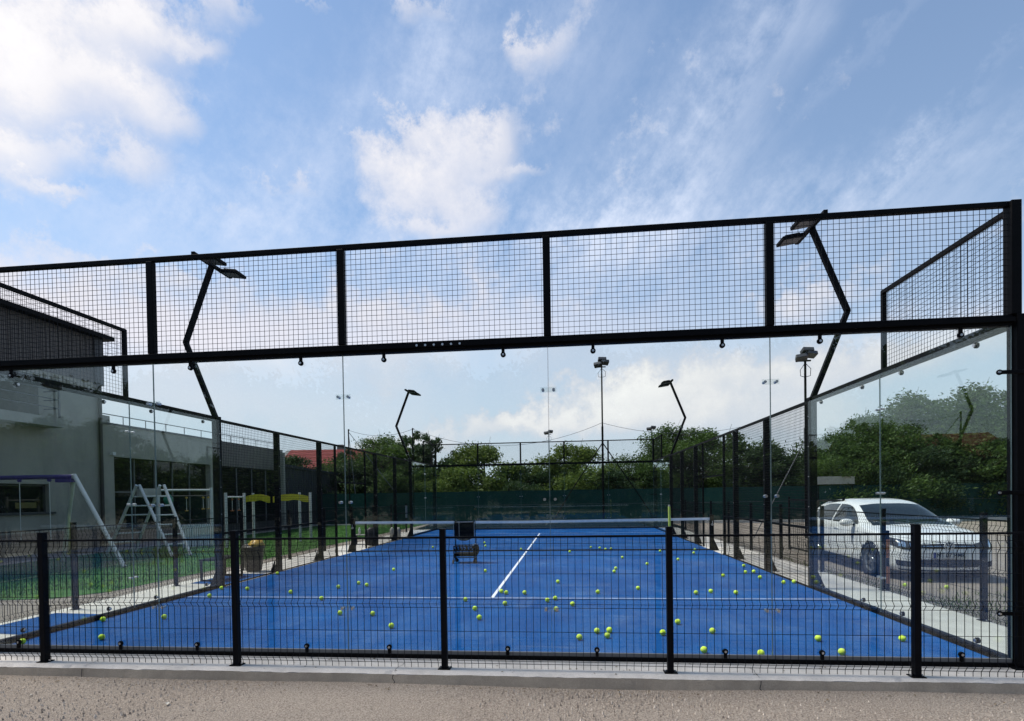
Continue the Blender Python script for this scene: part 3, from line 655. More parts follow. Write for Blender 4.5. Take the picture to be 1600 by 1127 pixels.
# ------------------------------------------------------------------ balls
def uv_ball(r):
    g = MB(); ns, nr = 18, 10
    g.v.append((0, 0, r))
    for i in range(1, nr):
        th = math.pi*i/nr
        for j in range(ns): g.v.append((r*math.sin(th)*math.cos(2*math.pi*j/ns), r*math.sin(th)*math.sin(2*math.pi*j/ns), r*math.cos(th)))
    g.v.append((0, 0, -r)); L = len(g.v)-1
    for j in range(ns):
        g.f.append((0, 1+j, 1+(j+1) % ns)); g.f.append((L, L-ns+(j+1) % ns, L-ns+j))
        for i in range(nr-2): a = 1+i*ns; g.f.append((a+j, a+ns+j, a+ns+(j+1) % ns, a+(j+1) % ns))
    return g
balls = [(0.17, 0.24), (0.14, 1.32), (0.92, 0.46), (0.86, 1.49), (0.45, 2.99), (0.17, 3.71), (0.68, 3.65), (0.2, 5.48), (1.62, 3.35), (2.4, 2.81), (2.21, 3.86), (2.41, 4.27), (2.64, 4.06), (2.48, 6.03), (3.13, 1.8), (3.59, 1.77), (4.06, 1.12), (4.28, 3.01), (4.64, 2.76), (4.89, 2.13), (5.04, 1.59), (4.47, 5.81), (5.09, 3.46), (5.18, 3.35), (5.26, 2.49), (5.47, 3.35), (5.85, 2.74), (5.96, 2.89), (5.99, 2.12), (5.97, 4.43), (6.21, 2.47), (6.19, 9.48), (6.8, 10.68), (7.04, 10.48), (7.18, 10.11), (7.34, 10.25), (6.27, 0.69), (6.47, 0.97), (6.61, 1.01), (6.57, 0.78), (7.05, 5.7), (7.12, 6.16), (7.44, 8.09), (7.85, 6.87), (7.27, 3.78), (6.61, 3.43), (8.56, 9.52), (7.9, 4.5), (8.66, 7.67), (9.53, 9.88), (9.31, 9.02), (8.09, 3.39), (8.34, 3.51), (8.98, 5.18), (8.68, 3.4), (9.76, 6.52), (9.5, 5.59), (9.68, 5.67), (9.55, 4.94), (9.74, 4.38), (9.93, 4.44), (7.44, 1.44), (7.18, 0.92), (7.73, 1.02), (7.46, 0.27), (7.96, 0.18), (8.72, 0.75), (8.72, 0.26), (9.55, 0.78), (3.44, 12.41), (3.64, 11.28), (2.08, 10.97), (4.82, 10.24)]
zones = [(0, 1.3, 'close behind the near glass'), (1.3, 2.6, 'midway between near glass and service line'), (2.6, 3.12, 'on or just before the service line'), (3.12, 4.2, 'just beyond the service line'),
         (4.2, 6.3, 'halfway between service line and net'), (6.3, 10, 'a little short of the net'), (10, 30, 'beyond the net')]
ordn = ['leftmost', 'second from left', 'third from left', 'fourth from left', 'fifth from left', 'sixth from left', 'seventh from left', 'eighth from left', 'ninth from left', 'tenth from left', 'eleventh from left', 'twelfth from left', 'thirteenth from left']
ball0 = uv_ball(.033).build('tennis_ball', 'ball', smooth=True); n_b = 0
for z0, z1, txt in zones:
    row = sorted([b_ for b_ in balls if z0 <= b_[1] < z1])
    for i, (x, y) in enumerate(row):
        o = ball0 if n_b == 0 else ball0.copy()
        if n_b: col.objects.link(o)
        n_b += 1
        o.location = (x, y, .040); o.rotation_euler = tuple(random.uniform(0, 6.28) for _ in range(3))
        side = 'rightmost' if i == len(row)-1 else ordn[i]
        tag(o, 'yellow-green tennis ball, %s of those %s' % (side, txt), 'tennis ball', 'tennis balls scattered over the court')
for (x, y, lb) in ((11.82, 4.69, 'left tennis ball lying outside the court near the white car bumper'), (12.35, 4.49, 'right tennis ball lying outside the court under the white car bumper')):
    o = ball0.copy(); col.objects.link(o); o.location = (x, y, GZ+.045); tag(o, lb, 'tennis ball', 'tennis balls scattered over the court')

# ------------------------------------------------------------------ ball trolley on court
t = empty('ball_trolley', (3.74, 7.45, 0), R(4), 'black wheeled ball trolley with lower basket and upper hopper short of the net', 'trolley')
g = MB()
for x in (-.24, .24):
    for y in (-.17, .17): g.tube([(x, y, .09), (x, y, .42)], .011)
for y in (-.17, .17): g.tube([(-.24, y, .14), (.24, y, .14)], .010).tube([(-.24, y, .40), (.24, y, .40)], .010)
for x in (-.24, .24): g.tube([(x, -.17, .14), (x, .17, .14)], .010).tube([(x, -.17, .40), (x, .17, .40)], .010)
g.tube([(.24, .12, .40), (.24, .12, .97)], .010).tube([(-.24, .12, .40), (-.24, .12, .97)], .009)
g.tube([(-.24, .12, .97), (.24, .12, .97)], .009).tube([(-.24, .12, .97), (-.30, .14, 1.0)], .009)
g.build('frame', 'black', t)
g = MB()
for i in range(12):
    x = -.22+i*.04
    for y in (-.165, .165): g.tube([(x, y, .15), (x, y, .39)], .004, 4, False)
for i in range(5):
    z = .17+i*.05
    for y in (-.165, .165): g.tube([(-.24, y, z), (.24, y, z)], .004, 4, False)
g.box(-.235, .235, -.15, .15, .17, .235)
for i in range(14): x_ = -.21+.032*i; g.tube([(x_, -.1+.2*(i % 3)/2, .30), (x_+.03*((i % 4)-1.5), -.1+.2*(i % 3)/2, .36+.02*(i % 3))], .016, 6)
g.build('basket', 'carblack', t)
g = MB(); n = 14       # fabric hopper with a rounded bottom
pf = [(-.225, .97), (-.225, .62)]+[(-.225*math.cos(math.pi*i/n)*.8, .60-.07*math.sin(math.pi*i/n)) for i in range(n+1)]+[(.225, .62), (.225, .97), (.18, .955), (-.18, .955)]
g.prism(pf, -.14, .10, lambda a, b_, c: (a, c, b_)); hp = g.build('hopper', 'carblack', t, bevel=.008)
MB().box(-.245, -.238, -.155, -.145, .58, .97).box(-.115, -.105, -.155, -.145, .56, .97).box(.238, .245, -.155, -.145, .58, .97).box(-.24, .24, -.157, -.147, .566, .572).build('seam_piping', 'pale', hp)
g = MB()
r = Matrix.Translation((.27, -.05, .31)) @ Matrix.Rotation(R(70), 4, 'Z') @ Matrix.Rotation(R(90), 4, 'X')
g.lathe([(.05, -.02), (.13, -.02), (.145, 0), (.13, .02), (.05, .02)], 18, r); pk = g.build('coiled_strap', 'carblack', t)
MB().tube([(.20, -.13, .42), (.25, -.12, .455), (.31, -.08, .44)], .014).build('white_grip', 'tape', pk)
for x in (-.24, .24):
    for y in (-.19, .17):
        xc = x*(1.06 if y < 0 else .9); c = MB().disc((xc, y, .045), .045, .034, (math.cos(x*9+y*5), math.sin(x*9+y*5), 0), 14).build('caster', 'rubber', t)
        MB().box(x-.018, x+.018, y-.02, y+.02, .05, .10).build('fork', 'black', c)

t = empty('ball_pickup_tube', (8.88, 9.86, 0), 0, 'upright yellow-green ball pick-up tube leaning at the right end of the net', 'ball tube')
MB().tube([(0, 0, .008), (-.01, .02, 1.20)], .033, 14).build('tube', 'tube', t)
MB().tube([(-.01, .02, 1.20), (-.01, .02, 1.245)], .026, 14).build('end_cap', 'pale', t)

# ------------------------------------------------------------------ items beside the court
t = empty('rubbish_bin', (-.66, 6.05, 0), 0, 'dark brown tapered rubbish bin with a yellow bag spilling out beside the left mesh wall', 'rubbish bin')
g = MB()
pf = [(.0, .02), (.15, .02), (.165, .05), (.20, .50), (.225, .50), (.225, .545), (.205, .56), (.18, .555)]
g.lathe(pf, 28, Matrix.Diagonal((1.05, .95, 1, 1))); g.build('bin_body', 'brown', t, smooth=False)
g = MB()
for i in range(9): g.lathe([(.176+i*.0052, .10+i*.045), (.182+i*.0052, .105+i*.045), (.176+i*.0055, .11+i*.045)], 28, Matrix.Diagonal((1.05, .95, 1, 1)))
g.build('ribs', 'brown', t)
g = MB(); ns = 16
random.seed(3)
rings = [(.20, .55), (.19, .60), (.15, .65), (.08, .69), (.02, .70)]
for r_, z in rings:
    for j in range(ns):
        a = 2*math.pi*j/ns; q = r_*(1+random.uniform(-.18, .18)); g.v.append((.72*q*math.cos(a)+.06, q*.9*math.sin(a), z+random.uniform(-.02, .02)))
for i in range(len(rings)-1):
    for j in range(ns): g.f.append((i*ns+j, i*ns+(j+1) % ns, (i+1)*ns+(j+1) % ns, (i+1)*ns+j))
o = g.build('plastic_bag', 'bagy', smooth=True); o.location = (-.64, 6.05, 0); tag(o, 'crumpled yellow plastic bag bulging from the brown bin', 'bag')
g = MB(); g.lathe([(.17, .545), (.19, .57), (.12, .60), (.03, .61)], 14, Matrix.Translation((-.04, 0, 0))); g.build('bin_liner', 'darkp', t)

t = empty('bench', (-.68, 5.0, 0), R(0), 'small black steel frame bench outside the left court wall by the bin', 'bench')
g = MB(); z = .40
for (y) in (-.36, .36):
    g.box(-.20, -.165, y-.018, y+.018, 0, z).box(.165, .20, y-.018, y+.018, 0, z).box(-.165, .165, y-.018, y+.018, .0, .035)
g.build('legs', 'fence_paint', t)
for i, x in enumerate((-.135, .0, .135)): MB().box(x-.06, x+.06, -.42, .42, z, z+.03).build('seat_slat', 'fence_paint', t, bevel=.004)

t = empty('backpack', (-.33, 12.3, 0), R(20), 'dark padel rucksack standing on the slab outside the left wall beyond the net', 'bag')
g = MB()
for z0, w_, d_ in ((0, .19, .12), (.1, .21, .14), (.35, .20, .13), (.50, .15, .10), (.58, .06, .05)):
    for j in range(12):
        a = 2*math.pi*j/12; g.v.append((w_*math.copysign(abs(math.cos(a))**.6, math.cos(a)), d_*math.copysign(abs(math.sin(a))**.6, math.sin(a)), z0+.005))
for i in range(4):
    for j in range(12): g.f.append((i*12+j, i*12+(j+1) % 12, (i+1)*12+(j+1) % 12, (i+1)*12+j))
g.f += [tuple(range(12)), tuple(48+j for j in range(12))]
g.build('bag_body', 'darkp', t, smooth=True)
MB().tube([(-.08, -.13, .50), (-.09, -.18, .36), (-.08, -.14, .12)], .014).tube([(.08, -.13, .50), (.09, -.18, .36), (.08, -.14, .12)], .014).tube([(-.04, 0, .58), (0, 0, .64), (.04, 0, .58)], .01).build('strap', 'lampgrey', t)
for dx, lb in ((-.85, 'left white bottle on the low shelf left of the dark rucksack'), (-.62, 'right white bottle on the low shelf left of the dark rucksack')):
    g = MB(); g.lathe([(0, 0), (.04, 0), (.042, .16), (.02, .20), (.02, .23), (0, .23)], 14); o = g.build('bottle', 'whitep', smooth=True); o.location = (dx, 12.6, .335); tag(o, lb, 'bottle')
t = empty('low_shelf', (-.74, 12.6, 0), 0, 'low pale shelf with two white bottles beyond the left net post', 'shelf')
MB().box(-.28, .28, -.12, .12, .30, .33).build('shelf_board', 'pale', t)
for x in (-.25, .25): MB().box(x-.02, x+.02, -.1, .1, 0, .30).build('leg', 'black', t)
t = empty('notice_board', (-.02, 15.2, .78), R(90), 'small pale split notice plate on the far left mesh wall', 'notice')
MB().box(-.11, .11, -.016, -.004, .18, .46).build('upper_plate', 'pale', t); MB().box(-.11, .11, -.016, -.004, 0, .15).build('lower_plate', 'pale', t)
for x, lb in ((-.55, 'left one of two pale canisters on the slab by the far left wall'), (-.30, 'right one of two pale canisters on the slab by the far left wall')):
    g = MB(); g.lathe([(0, 0), (.085, 0), (.09, .34), (.05, .38), (.03, .42), (0, .42)], 14); o = g.build('canister', 'pale', smooth=True); o.location = (x, 15.1, 0); tag(o, lb, 'canister')
t = empty('marker_post', (11.3, 4.25, GZ), 0, 'slim marker post with orange bands standing in front of the white car', 'marker post')
MB().tube([(0, 0, 0), (0, 0, 1.0)], .035, 12).build('post', 'fence_paint', t)
for z0, z1 in ((.14, .42), (.56, .86)): MB().tube([(0, 0, z0), (0, 0, z1)], .037, 12).build('reflective_band', 'orange', t)

# ------------------------------------------------------------------ playground
def P3(*a): return a
t = empty('swing_set', (-6.0, 7.1, 0), 0, 'swing set with purple top beam and splayed white legs on the lawn', 'swing')
MB().tube([(-4.6, -.32, 2.2), (.04, .04, 2.2)], .055, 12).build('beam', 'purple', t)
MB().box(-.35, .06, -.09, .09, 2.06, 2.15).build('bracket', 'purple', t)
for dx, dy, dz, m_ in ((1.58, -.25, 0, 0), (-1.30, 1.0, 0, 0), (-3.6, -1.3, 0, 1), (-4.3, .9, 0, 1)):
    b_ = (0.08, 0, 2.24) if not m_ else (-4.5, -.3, 2.2)
    MB().tube([b_, (dx, dy, 0)], .048, 12).build('leg', 'whitep', t)
for x in (-.55, -1.3, -2.2, -2.9):
    h = MB().disc((x, x*.08, 2.12), .04, .05, (0, 1, 0)).build('hanger', 'purple', t); MB().tube([(x, x*.08, 2.10), (x, x*.08, .62)], .008, 5, False).build('chain', 'whitep', h)
for x in (-.92, -2.55): MB().box(x-.38, x+.38, x*.08-.09, x*.08+.09, .58, .62).build('seat', 'darkp', t)

t = empty('climbing_frame', (0, 0, 0), 0, 'white A-shaped ladder climbing frame on the lawn before the dark windows', 'climbing frame')
A = [(-6.36, 9.70, 1.98), (-5.90, 10.1, 1.98)]; B1 = [(-4.88, 9.04, 0), (-4.60, 9.40, 0)]; B2 = [(-7.75, 10.0, 0), (-7.35, 10.6, 0)]
A2 = [(-6.52, 9.72, 1.98), (-6.12, 10.15, 1.98)]
for tops, bots in ((A, B1), (A2, B2)):
    for a, b_ in zip(tops, bots):
        r_ = MB().tube([Vector(a)+(Vector(a)-Vector(b_))*.03, b_], .042, 10).build('rail', 'whitep', t)
    for i in range(1, 7):
        k_ = i/7.2; p = Vector(tops[0]).lerp(Vector(bots[0]), k_); q = Vector(tops[1]).lerp(Vector(bots[1]), k_)
        MB().tube([p, q], .022, 8).build('rung', 'whitep', t)
g = MB(); g.v = [(-6.50, 9.72, 1.94), (-6.38, 9.69, 1.94), (-6.02, 10.1, 1.94), (-6.14, 10.15, 1.94), (-6.50, 9.72, 1.72), (-6.38, 9.69, 1.72), (-6.02, 10.1, 1.72), (-6.14, 10.15, 1.72)]
g.f = [(0, 1, 2, 3), (4, 5, 6, 7), (0, 1, 5, 4), (1, 2, 6, 5), (2, 3, 7, 6), (3, 0, 4, 7)]; g.build('top_panel', 'pale', t)

t = empty('monkey_bar_frame', (0, 0, 0), 0, 'white goal-shaped bar frame with hanging handles right of the ladder frame', 'play frame')
P1, P2 = (-6.95, 11.6), (-6.12, 12.55)
P1 = (-7.25, 11.5)
for p in (P1, P2): MB().tube([(p[0], p[1], 0), (p[0], p[1], 2.0)], .05, 10).build('post', 'whitep', t)
MB().tube([(P1[0], P1[1], 1.92), (P2[0], P2[1], 1.92)], .035, 8).build('top_bar', 'whitep', t)
MB().tube([(P1[0], P1[1], 1.72), (P2[0], P2[1], 1.72)], .022, 8).build('lower_bar', 'trim', t)
for k_, h_ in ((.28, .0), (.52, .5), (.84, .45), (.94, .45)):
    x, y = P1[0]+(P2[0]-P1[0])*k_, P1[1]+(P2[1]-P1[1])*k_
    if h_: h = MB().tube([(x, y, 1.72), (x, y, 1.72-h_)], .008, 5).build('rope', 'whitep', t); MB().disc((x, y, 1.66), .035, .04, (0, 1, 0)).disc((x, y, 1.72-h_), .05, .03, (0, 0, 1)).build('handle', 'bagy', h)
g = MB(); ns = 10
for i in range(7):
    th = math.pi*i/6
    for j in range(ns): g.v.append((.14*math.sin(th)*math.cos(6.283*j/ns), .14*math.sin(th)*math.sin(6.283*j/ns), 1.60-.18*math.cos(th)))
for i in range(6):
    for j in range(ns): g.f.append((i*ns+j, i*ns+(j+1) % ns, (i+1)*ns+(j+1) % ns, (i+1)*ns+j))
g.v = [(v[0]-7.05, v[1]+11.7, v[2]) for v in g.v]; g.build('green_punch_bag', 'greenpl', t, smooth=True)
t = empty('slatted_panel', (-6.22, 11.9, 0), R(52), 'white slatted panel standing on the lawn below the bar frame', 'panel')
MB().box(-.42, .42, -.02, .02, .02, .76).build('board', 'whiteslat', t, bevel=.004)
for x in (-.38, .38): MB().box(x-.03, x+.03, .021, .06, 0, .70).build('batten', 'whitep', t)

t = empty('play_shelter', (0, 0, 0), 0, 'white posts carrying wavy yellow boards on the lawn behind the mesh', 'play frame')
PS = {'a': (-4.98, 11.63), 'b': (-5.22, 13.05), 'c': (-5.2, 13.57), 'd': (-3.66, 13.99), 'e': (-3.47, 14.45)}
for k_, p in PS.items(): MB().tube([(p[0], p[1], 0), (p[0], p[1], 1.80)], .048, 10).build('post', 'whitep', t)
MB().tube([(*PS['a'], 1.66), (*PS['b'], 1.66)], .03, 8).build('cross_bar', 'whitep', t)
def wavy(p, q, name='wavy_board'):
    g = MB(); n = 16; p, q = Vector(p), Vector(q); d = (q-p).normalized(); nn = Vector((-d.y, d.x, 0))*.012
    for i in range(n+1):
        c = p.lerp(q, i/n); s = i/n; zt = 1.66+.09*math.sin(s*math.pi); zb = 1.44+.08*math.sin(s*math.pi)+.02*math.sin(s*math.pi*4)
        for o in (-1, 1): g.v += [(c.x+o*nn.x, c.y+o*nn.y, zb), (c.x+o*nn.x, c.y+o*nn.y, zt)]
    for i in range(n):
        a = i*4; g.f += [(a, a+4, a+5, a+1), (a+2, a+3, a+7, a+6), (a+1, a+5, a+7, a+3), (a, a+2, a+6, a+4)]
    g.f += [(0, 1, 3, 2), (n*4, n*4+2, n*4+3, n*4+1)]
    return g.build(name, 'yellow', t)
wavy((*PS['b'], 0), (-4.35, 13.2, 0)); wavy((-4.35, 13.4, 0), (-3.40, 14.15, 0))
for (x, y) in ((-5.06, 12.1), (-5.14, 12.6)):
    h = MB().tube([(x, y, 1.66), (x, y, 1.2)], .007, 5).build('rope', 'whitep', t); MB().disc((x, y, 1.58), .03, .05, (0, 1, 0)).disc((x, y, 1.2), .05, .03, (0, 0, 1)).build('handle', 'orange', h)

# ------------------------------------------------------------------ buildings on the left
WX = -8.8
def wall_box(mb, y0, y1, z0, z1, th=.3, x=WX): return mb.box(x-th, x, y0, y1, z0, z1)
t = empty('main_building', (WX, 3, 0), 0, 'tall grey rendered building at the far left with taupe corrugated top storey and balcony', 'building')
def bld(t): return lambda mb, n, m_, par=None, **k: (mb.translate(t) if hasattr(mb, 'translate') else None, mb.build(n, m_, par or t, **k))[1]
def shift(mb, loc):
    mb.v = [(v[0]-loc[0], v[1]-loc[1], v[2]-loc[2]) for v in mb.v]; return mb
L1 = (WX, 3, 0)
g = MB()           # wall with openings: window y 6.0..9.2 z 1.3..2.1 ; balcony recess y 4.2..8.96 z 3.95..5.3
for a in ((-6, 6, 0, 3.85), (9.2, 11, 0, 3.85), (6, 9.2, 0, 1.3), (6, 9.2, 2.1, 3.85), (-6, 4.2, 3.85, 5.36), (8.96, 11, 3.85, 5.36), (4.2, 8.96, 5.2, 5.36)): wall_box(g, *a)
g.box(WX-9, WX-.3, 10.7, 11, 0, 5.36); shift(g, L1).build('wall', 'render', t)
shift(MB().box(WX-9, WX-.15, 4.2, 8.96, 3.7, 3.85).box(WX-1.6, WX-1.5, 4.2, 8.96, 3.85, 5.2).box(WX-1.5, WX-.3, 8.96, 9.06, 3.85, 5.2), L1).build('balcony_recess', 'render2', t)
w_ = shift(MB().box(WX-1.49, WX-1.44, 4.4, 8.6, 4.0, 5.1), L1).build('balcony_window', 'bluewin', t)
shift(MB().box(WX-1.44, WX-1.40, 6.4, 6.5, 4.0, 5.1).box(WX-1.44, WX-1.40, 7.9, 8.0, 4.0, 5.1).box(WX-1.44, WX-1.40, 4.4, 8.6, 4.96, 5.03), L1).build('frame', 'render2', w_)
shift(MB().box(WX, WX+.55, 4.0, 9.2, 3.72, 3.98), L1).build('balcony_slab', 'render2', t)
g = MB()
for z in (4.25, 4.5, 4.75): g.tube([(WX+.5, 4.1, z), (WX+.5, 9.1, z)], .016, 6).tube([(WX+.5, 9.1, z), (WX+.02, 9.1, z)], .016, 6)
for y in (4.1, 6.6, 9.1): g.box(WX+.48, WX+.52, y-.02, y+.02, 3.98, 5.05)
g.tube([(WX+.5, 4.1, 5.03), (WX+.5, 9.1, 5.03)], .022, 6)
shift(g, L1).build('balcony_railing', 'rail', t)
w_ = shift(MB().box(WX-.2, WX-.16, 6, 9.2, 1.3, 2.1), L1).build('window', 'winglass', t)
shift(MB().box(WX-.16, WX-.12, 7.6, 7.66, 1.3, 2.1).box(WX-.16, WX-.12, 6, 9.2, 2.04, 2.099).box(WX-.16, WX-.12, 9.14, 9.199, 1.3, 2.04), L1).build('frame', 'trim', w_)
shift(MB().box(WX-.155, WX-.15, 8.35, 8.95, 1.42, 1.58), L1).build('yellow_panel', 'dimyellow', w_)
shift(MB().box(WX-.2, WX+.06, 5.9, 9.35, 1.24, 1.298), L1).build('sill', 'trim', w_)
shift(MB().box(WX-9, WX+.04, -6.05, 11.04, 5.362, 6.80), L1).build('upper_cladding', 'clad', t)
shift(MB().box(WX-.05, WX+.09, 10.78, 11.1, 5.30, 6.82), L1).build('corner_post', 'trim', t)
shift(MB().box(WX-9.2, WX+.28, -6.3, 11.35, 6.802, 6.93), L1).build('roof_edge', 'black', t)
shift(MB().box(WX, WX+.03, -6, 11, -.02, .72), L1).build('plinth', 'plinth', t)
g = MB().tube([(WX+.08, 10.93, .1), (WX+.08, 10.93, 5.3)], .055, 10)
dp = shift(g, L1).build('downpipe', 'pipe', t)
shift(MB().lathe([(.02, 0), (.10, .05), (.12, .16), (.06, .22)], 12, Matrix.Translation((WX+.22, 11.05, 6.05))), L1).build('wall_lamp', 'trim', t)

L2 = (WX, 14, 0)
t = empty('glazed_wing', L2, 0, 'low grey wing with a large dark glazed front and a thin roof railing', 'building')
g = MB()
for a in ((11.04, 11.5, 0, 4.1), (16.4, 17.1, 0, 4.1), (11.5, 16.4, 3.06, 4.1), (11.5, 16.4, 0, .62)): wall_box(g, *a, .35)
g.box(WX-8, WX-.35, 11.04, 17.1, 0, 4.0); shift(g, L2).build('wall', 'render', t)
shift(MB().box(WX-.42, WX+.05, 11.042, 17.14, 4.102, 4.16), L2).build('parapet_cap', 'trim', t)
w_ = shift(MB().box(WX-.26, WX-.22, 11.5, 16.4, .62, 3.06), L2).build('window', 'winglass', t)
g = MB()
for y in (12.55, 13.5, 14.4, 15.35): g.box(WX-.218, WX-.17, y-.016, y+.016, .62, 3.06)
g.box(WX-.217, WX-.171, 11.5, 12.52, 1.87, 1.91); shift(g, L2).build('frame', 'rail', w_)
shift(MB().box(WX-.1, WX+.04, 11.45, 16.45, .56, .618), L2).build('sill', 'trim', w_)
shift(MB().box(WX, WX+.03, 11.04, 17.1, -.02, .54), L2).build('plinth', 'plinth', t)
g = MB(); g.tube([(WX-.2, 11.1, 4.47), (WX-.2, 22.2, 4.47)], .017, 6)
for i in range(12): g.tube([(WX-.2, 11.15+i, 4.15), (WX-.2, 11.15+i, 4.47)], .014, 6)
shift(g, L2).build('roof_railing', 'rail', t)
shift(MB().box(WX+.001, WX+.12, 11.34, 11.46, 3.1, 3.2), L2).build('security_camera', 'whitep', t)
shift(MB().box(WX-.6, WX-.2, 11.25, 11.6, 4.16, 4.42), L2).build('vent_box', 'render', t)

L3 = (WX, 19, 0)
t = empty('clad_wing', L3, 0, 'low wing with light taupe corrugated band above black windows behind the mesh', 'building')
shift(MB().box(WX-8, WX+.02, 17.12, 21.9, 3.06, 4.08), L3).build('upper_cladding', 'clad2', t)
shift(MB().box(WX-8, WX-.12, 17.12, 21.9, 0, 3.058), L3).build('wall', 'trim', t)
w_ = shift(MB().box(WX-.118, WX-.09, 17.2, 21.8, .5, 3.0), L3).build('window', 'winglass', t)
g = MB()
for y in (18.3, 19.5, 20.7): g.box(WX-.089, WX-.05, y-.025, y+.025, .5, 3.0)
shift(g, L3).build('frame', 'rail', w_)
shift(MB().box(WX-.3, WX, 21.92, 22.3, 0, 4.15), L3).build('end_column', 'render2', t)
shift(MB().tube([(WX+.14, 22.1, .1), (WX+.14, 22.1, 4.0)], .07, 10), L3).build('downpipe', 'render2', t)
shift(MB().box(WX-.2, WX-.05, 17.12, 21.9, 4.082, 4.13), L3).build('parapet_cap', 'trim', t)

t = empty('dark_shed', (-8.8, 26, 0), 0, 'long low shed of dark corrugated sheet below the red roofed house', 'shed')
shift(MB().box(-13, -8.8, 22.35, 34, 0, 3.25), (-8.8, 26, 0)).build('wall', 'darkclad', t)
g = MB(); g.v = [(-13.2, 22.3, 3.3), (-8.7, 22.3, 3.42), (-8.7, 34.1, 3.0), (-13.2, 34.1, 3.0), (-13.2, 22.3, 3.22), (-8.7, 22.3, 3.26), (-8.7, 34.1, 2.92), (-13.2, 34.1, 2.92)]
g.f = [(0, 1, 2, 3), (7, 6, 5, 4), (0, 4, 5, 1), (1, 5, 6, 2), (2, 6, 7, 3), (3, 7, 4, 0)]; shift(g, (-8.8, 26, 0)).build('roof', 'darkclad', t)

def gable(name, label, loc, rz, w_, d, hw, hr, wm, rm):
    t = empty(name, loc, rz, label, 'house')
    g = MB(); g.v = [(-w_/2, -d/2, 0), (w_/2, -d/2, 0), (w_/2, d/2, 0), (-w_/2, d/2, 0), (-w_/2, -d/2, hw), (w_/2, -d/2, hw), (w_/2, d/2, hw), (-w_/2, d/2, hw), (-w_/2, 0, hr-.08), (w_/2, 0, hr-.08)]
    g.f = [(0, 1, 5, 4), (2, 3, 7, 6), (0, 4, 8, 7, 3), (1, 2, 6, 9, 5)]; g.build('wall', wm, t)
    g = MB(); o = .5
    for s in (-1, 1):
        g.prism([(0, hr), (s*(d/2+o), hw-o*(hr-hw)/(d/2)), (s*(d/2+o), hw-o*(hr-hw)/(d/2)+.1), (0, hr+.1)], -w_/2-o, w_/2+o, lambda a, b_, c: (c, a, b_))
    g.build('roof', rm, t)
    MB().box(w_*.2, w_*.2+.6, -.9, -.3, hr-.6, hr+.5).build('chimney', 'plinth', t)
    for x in (-w_*.3, w_*.05, w_*.3): MB().box(x-.5, x+.5, -d/2-.03, -d/2+.01, 1.0, min(2.3, hw-.2)).build('window', 'winglass', t)
    return t
gable('red_roof_house', 'house with red metal tile roof rising behind the dark shed', (-11.6, 38.5, 0), R(8), 9, 8, 3.6, 5.5, 'pale', 'redroof')
gable('grey_roof_house', 'long house with dull grey roof showing behind the red roof', (-20, 52, 0), 0, 8, 9, 4.6, 6.8, 'render2', 'greyroof')

# ------------------------------------------------------------------ perimeter screens and far posts
t = empty('screened_fence', (14, 26, 0), 0, 'long fence covered with dark green windbreak cloth along the back of the site', 'fence')
g = MB(); n = 190
for i in range(n+1):
    x = -20+i*.28; w1 = .02*math.sin(x*2.1)+.012*math.sin(x*5.3+1); k_ = len(g.v)
    g.v += [(x-14+.0, w1, .03), (x-14, .5*w1, .95), (x-14, -w1, 1.83+.012*math.sin(x*2.2))]
for i in range(n):
    for q in (0, 1): a = i*3+q; g.f.append((a, a+3, a+4, a+1))
c_ = g.build('green_cloth', 'screen', t); sm = c_.modifiers.new('solid', 'SOLIDIFY'); sm.thickness = .006
ps = MB().box(-.03, .03, .04, .10, 0, 1.95).build('post', 'black', t); ps.location = (-34, 0, 0)
for i in range(1, 22): copy_part(ps, (-34+i*2.53, 0, 0), t)
MB().box(-34, 19.2, .035, .05, 1.80, 1.83).build('top_wire', 'black', t)
MB().box(-34, 19.2, -.05, -.04, 1.015, 1.03).build('middle_wire', 'greyroof', t)

def netpole(x, y, h, label):
    t = empty('net_pole', (x, y, 0), 0, label, 'pole'); t['group'] = 'tall ball stop net poles'
    MB().tube([(0, 0, 0), (0, 0, h)], .035, 8).build('pole', 'black', t); MB().tube([(0, 0, h-.05), (.03, 0, h+.02)], .05, 8).build('pole_cap', 'black', t)
    return t
a = netpole(-6.46, 25.4, 5.53, 'slim dark net pole beyond the court, left one with long sloping stays')
for dx in (.5, 2.9): MB().tube([(0, 0, 5.4), (dx, -.4, 5.4-3.6*(1 if dx > 1 else 1))], .018, 5).build('stay', 'rail', a)
netpole(-2.65, 25.4, 5.49, 'slim dark net pole beyond the court, right one without stays')
def catenary(a, b_, sag, n=18): return [Vector(a).lerp(Vector(b_), i/n)-Vector((0, 0, sag*4*(i/n)*(1-i/n))) for i in range(n+1)]
for (a, b_, s, lb) in (((-6.46, 25.4, 5.5), (-2.65, 25.4, 5.45), .35, 'thin sagging cable between the two slim net poles'), ((-2.65, 25.4, 5.45), (8.08, 25.4, 5.5), 1.1, 'long thin sagging cable from the slim pole to the tall lamp mast'),
                       ((8.08, 25.4, 5.5), (16.5, 25.4, 5.3), .6, 'thin sagging cable running right from the tall lamp mast')):
    tag(MB().tube(catenary(a, b_, s), .012, 4, False).build('cable', 'rail'), lb, 'cable')

